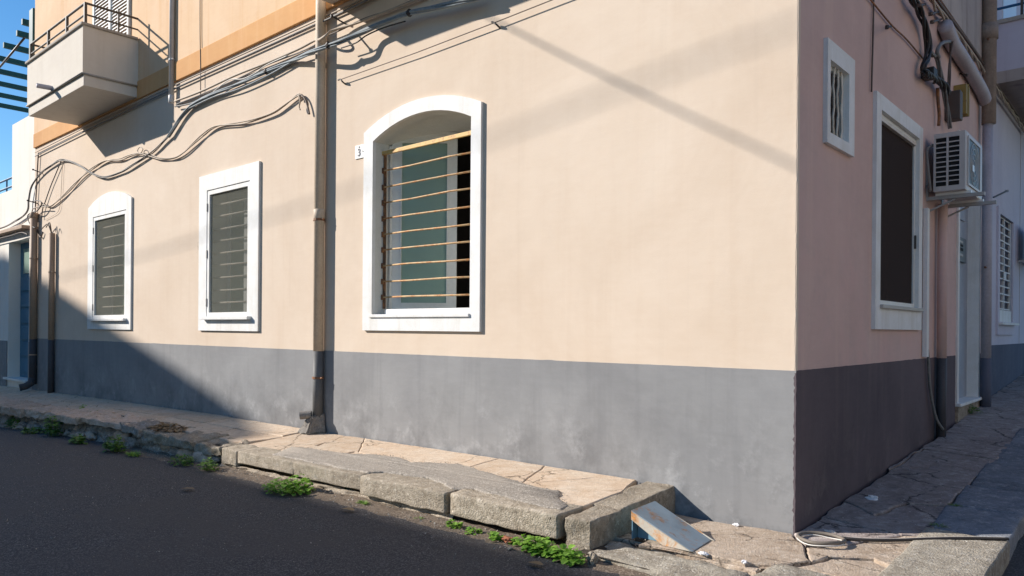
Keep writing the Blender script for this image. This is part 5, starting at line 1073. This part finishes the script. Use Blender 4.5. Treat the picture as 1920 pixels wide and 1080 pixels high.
WD = [
 ((-3.647, -1.336, -0.091), 0.21, 0.10, 260, 0.026, 'leaf', 'round', 'bushy sunlit weed clump under the kerb below the tall downpipe'),
 ((-3.588, -1.202, -0.091), 0.12, 0.12, 130, 0.030, 'leaf', 'round', 'leafier right half of the weed clump below the tall downpipe'),
 ((-2.812, -1.169, -0.084), 0.07, 0.05, 60, 0.034, 'leaf', 'blade', 'tuft of grass blades beside a dry leaf at the kerb'),
 ((-3.261, -0.994, -0.088), 0.05, 0.04, 26, 0.020, 'leaf', 'round', 'tiny green sprig tucked in the kerb footing'),
 ((-2.165, -1.188, -0.079), 0.06, 0.035, 40, 0.018, 'leaf', 'blade', 'sparse yellowish tuft left of the second kerb stone joint'),
 ((-1.822, -1.182, -0.076), 0.055, 0.045, 46, 0.026, 'leaf', 'round', 'small round-leaved weed at the joint between two kerb stones'),
 ((-1.644, -1.181, -0.075), 0.06, 0.03, 40, 0.022, 'leaf', 'round', 'low trailing weed right of the kerb stone joint'),
 ((-1.427, -1.202, -0.073), 0.05, 0.05, 52, 0.026, 'leaf', 'round', 'small weed cushion left of the red brick chip'),
 ((-1.237, -1.188, -0.072), 0.05, 0.06, 44, 0.028, 'leaf', 'round', 'weed sprig right of the red brick chip'),
 ((-1.047, -1.225, -0.07), 0.11, 0.085, 170, 0.032, 'leaf', 'round', 'bright round-leaved weed clump under the last kerb stone'),
 ((-0.833, -1.247, -0.07), 0.10, 0.065, 150, 0.030, 'leaf', 'round', 'bright weed clump at the foot of the corner kerb block'),
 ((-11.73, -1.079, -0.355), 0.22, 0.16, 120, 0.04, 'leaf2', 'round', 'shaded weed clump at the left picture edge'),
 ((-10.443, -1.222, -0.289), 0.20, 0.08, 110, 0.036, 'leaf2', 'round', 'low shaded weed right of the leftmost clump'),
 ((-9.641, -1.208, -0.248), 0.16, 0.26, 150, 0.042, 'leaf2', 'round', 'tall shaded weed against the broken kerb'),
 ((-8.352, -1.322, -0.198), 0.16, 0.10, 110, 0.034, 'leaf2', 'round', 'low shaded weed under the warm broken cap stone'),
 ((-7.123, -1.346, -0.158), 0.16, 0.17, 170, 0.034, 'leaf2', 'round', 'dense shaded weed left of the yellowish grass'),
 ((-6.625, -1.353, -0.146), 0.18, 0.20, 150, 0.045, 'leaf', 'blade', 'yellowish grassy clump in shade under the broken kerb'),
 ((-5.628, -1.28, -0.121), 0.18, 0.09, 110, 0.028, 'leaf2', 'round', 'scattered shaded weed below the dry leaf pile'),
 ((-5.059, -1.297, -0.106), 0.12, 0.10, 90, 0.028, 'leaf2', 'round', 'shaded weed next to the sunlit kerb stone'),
 ((-10.008, -0.644, 0.042), 0.05, 0.07, 24, 0.026, 'leaf', 'round', 'single sprig growing from a crack in the raised pavement'),
 ((-9.329, -0.692, 0.054), 0.14, 0.02, 60, 0.022, 'leaf2', 'round', 'flat moss line in a crack of the raised pavement'),
 ((0.65, 1.134, 0.075), 0.06, 0.02, 70, 0.020, 'leaf2', 'blade', 'mossy grass in the slab joint by the side kerb'),
 ((0.662, 0.615, 0.041), 0.08, 0.02, 80, 0.020, 'leaf2', 'blade', 'mossy grass where the slab joint turns near the corner'),
 ((0.018, 5.121, 0.338), 0.12, 0.10, 60, 0.03, 'leaf2', 'round', 'dark weed at the foot of the street door step'),
]
for i, (c, r_, h_, n_, lf_, mt_, kd_, lab) in enumerate(WD): weed(lab, c, r_, h_, n_, lf_, MT[mt_], 100+i, kd_)
lp = weed('heap of dry brown leaves and twigs on the raised pavement edge', (-6.752, -0.863, 0.08), 0.30, 0.05, 130, 0.042, MT['dry'], 300, 'round', 'dry_leaf_heap'); del lp['group']; lp['category'] = 'leaf heap'

# ------------------------------------------------------------ litter and grit
def crumple(name, label, c, r, mat, seed, sq=(1, 0.7, 0.5), cat='litter'):
    o = pebble(name, (c[0], c[1], c[2]+r*sq[2]*0.8), r, mat, None, seed, 3, sq, 0.7); o.data.polygons.foreach_set('use_smooth', [False]*len(o.data.polygons)); return tag(o, label, cat)
crumple('paper_ball', 'crumpled white paper on the shaded side pavement', (0.168, 0.994, 0.066), 0.038, MT['paper'], 4)
crumple('paper_scrap', 'white scrap right of the ramp foot', (-0.208, -0.791, 0.0), 0.022, MT['paper'], 6, (1.2, 0.7, 0.4))
crumple('paper_scrap', 'white scrap at the foot of the grey plinth', (-0.344, -0.082, 0.0), 0.018, MT['paper'], 8)
crumple('paper_scrap', 'small white scrap on the cracked corner paving', (0.025, -0.782, 0.0), 0.017, MT['paper'], 11)
crumple('brick_chip', 'red brick chip among weeds at the kerb', (-1.324, -1.173, -0.072), 0.035, MT['brick'], 3, (1.2, 0.8, 0.6), 'brick')
crumple('stone_chip', 'pale stone chip below the red brick chip', (-1.226, -1.269, -0.072), 0.018, MT['pebble'], 13, (0.7, 1, 0.5), 'stone')
crumple('stone_chip', 'loose stone at the corner kerb block foot', (-0.69, -1.167, -0.07), 0.03, MT['kerb'], 17, (0.8, 1, 1.2), 'stone')
crumple('plastic_scrap', 'pale scrap beside the coiled hose', (0.171, 0.133, 0.009), 0.022, MT['cable_white'], 19, (1.6, 0.6, 0.4))
crumple('plastic_scrap', 'small pale stick on the shaded basalt kerb slab', (0.85, 0.824, 0.054), 0.022, MT['paper'], 21, (1.5, 0.25, 0.12))
def dry_leaf(label, c, s, ang):
    mb = MB(); leaf_quads(mb, (c[0], c[1], c[2]+0.012), (math.cos(ang), math.sin(ang), 0.12), s*0.5, s, 0.1, 1); tag(mb.build('dry_leaf', MT['dry']), label, 'leaf', 'fallen leaves on the road')
dry_leaf('curled brown leaf on the shaded road', (-4.372, -1.813, -0.099), 0.13, 0.5)
dry_leaf('long tan leaf beside the grass tuft at the kerb', (-2.792, -1.356, -0.083), 0.12, 0.2)
dry_leaf('thin pale straw on the dusty road edge', (-0.959, -1.416, -0.07), 0.10, 0.1)
# grit scattered over road edge and corner paving: uncountable
rnd = random.Random(12); mb = MB()
def chip(p, r):
    a = [Vector((rnd.uniform(-1, 1), rnd.uniform(-1, 1), rnd.uniform(-.5, .9))).normalized()*r*rnd.uniform(.6, 1.2) for _ in range(4)]
    mb.add([Vector(p)+q for q in a], [(0, 1, 2), (0, 2, 3), (0, 3, 1), (1, 3, 2)])
for _ in range(1500):
    x = rnd.uniform(-7, -0.8); y = -1.02-abs(rnd.gauss(0, 0.13)); chip((x, y, rtop(x, y)+0.010), rnd.uniform(0.003, 0.011))
for _ in range(2600):
    x = rnd.uniform(-12, 2); y = rnd.uniform(-3.2, -1.1); chip((x, y, rtop(x, y)), rnd.uniform(0.002, 0.008))
for _ in range(700):
    x = rnd.uniform(-0.75, 1.0); y = rnd.uniform(-1.0, 0.4) if x > 0.02 else rnd.uniform(-1.0, -0.02); chip((x, y, ltop(x, y)+0.004), rnd.uniform(0.002, 0.007))
for _ in range(300):
    x = rnd.uniform(0.02, 1.0); y = rnd.uniform(0.3, 4.5); chip((x, y, ltop(x, y)+0.004), rnd.uniform(0.002, 0.008))
for k in range(1200):
    u = PT[k % len(PT)]; w_ = PT[(k+1) % len(PT)]; f_ = rnd.random(); x = u[0]+(w_[0]-u[0])*f_+rnd.gauss(0, 0.03); y = max(-1.02, u[1]+(w_[1]-u[1])*f_+rnd.gauss(0, 0.025)); chip((x, y, gtop(x, y)+0.010), rnd.uniform(0.002, 0.007))
for _ in range(500):
    x = rnd.uniform(-7, -1.0); y = -0.8+rnd.gauss(0, 0.12); chip((x, y, gtop(x, y)+0.012), rnd.uniform(0.002, 0.006))
g = mb.build('grit', MT['pebble']); g['kind'] = 'stuff'; g['label'] = 'small stones and grit scattered on road edge and pavement'; g['category'] = 'grit'
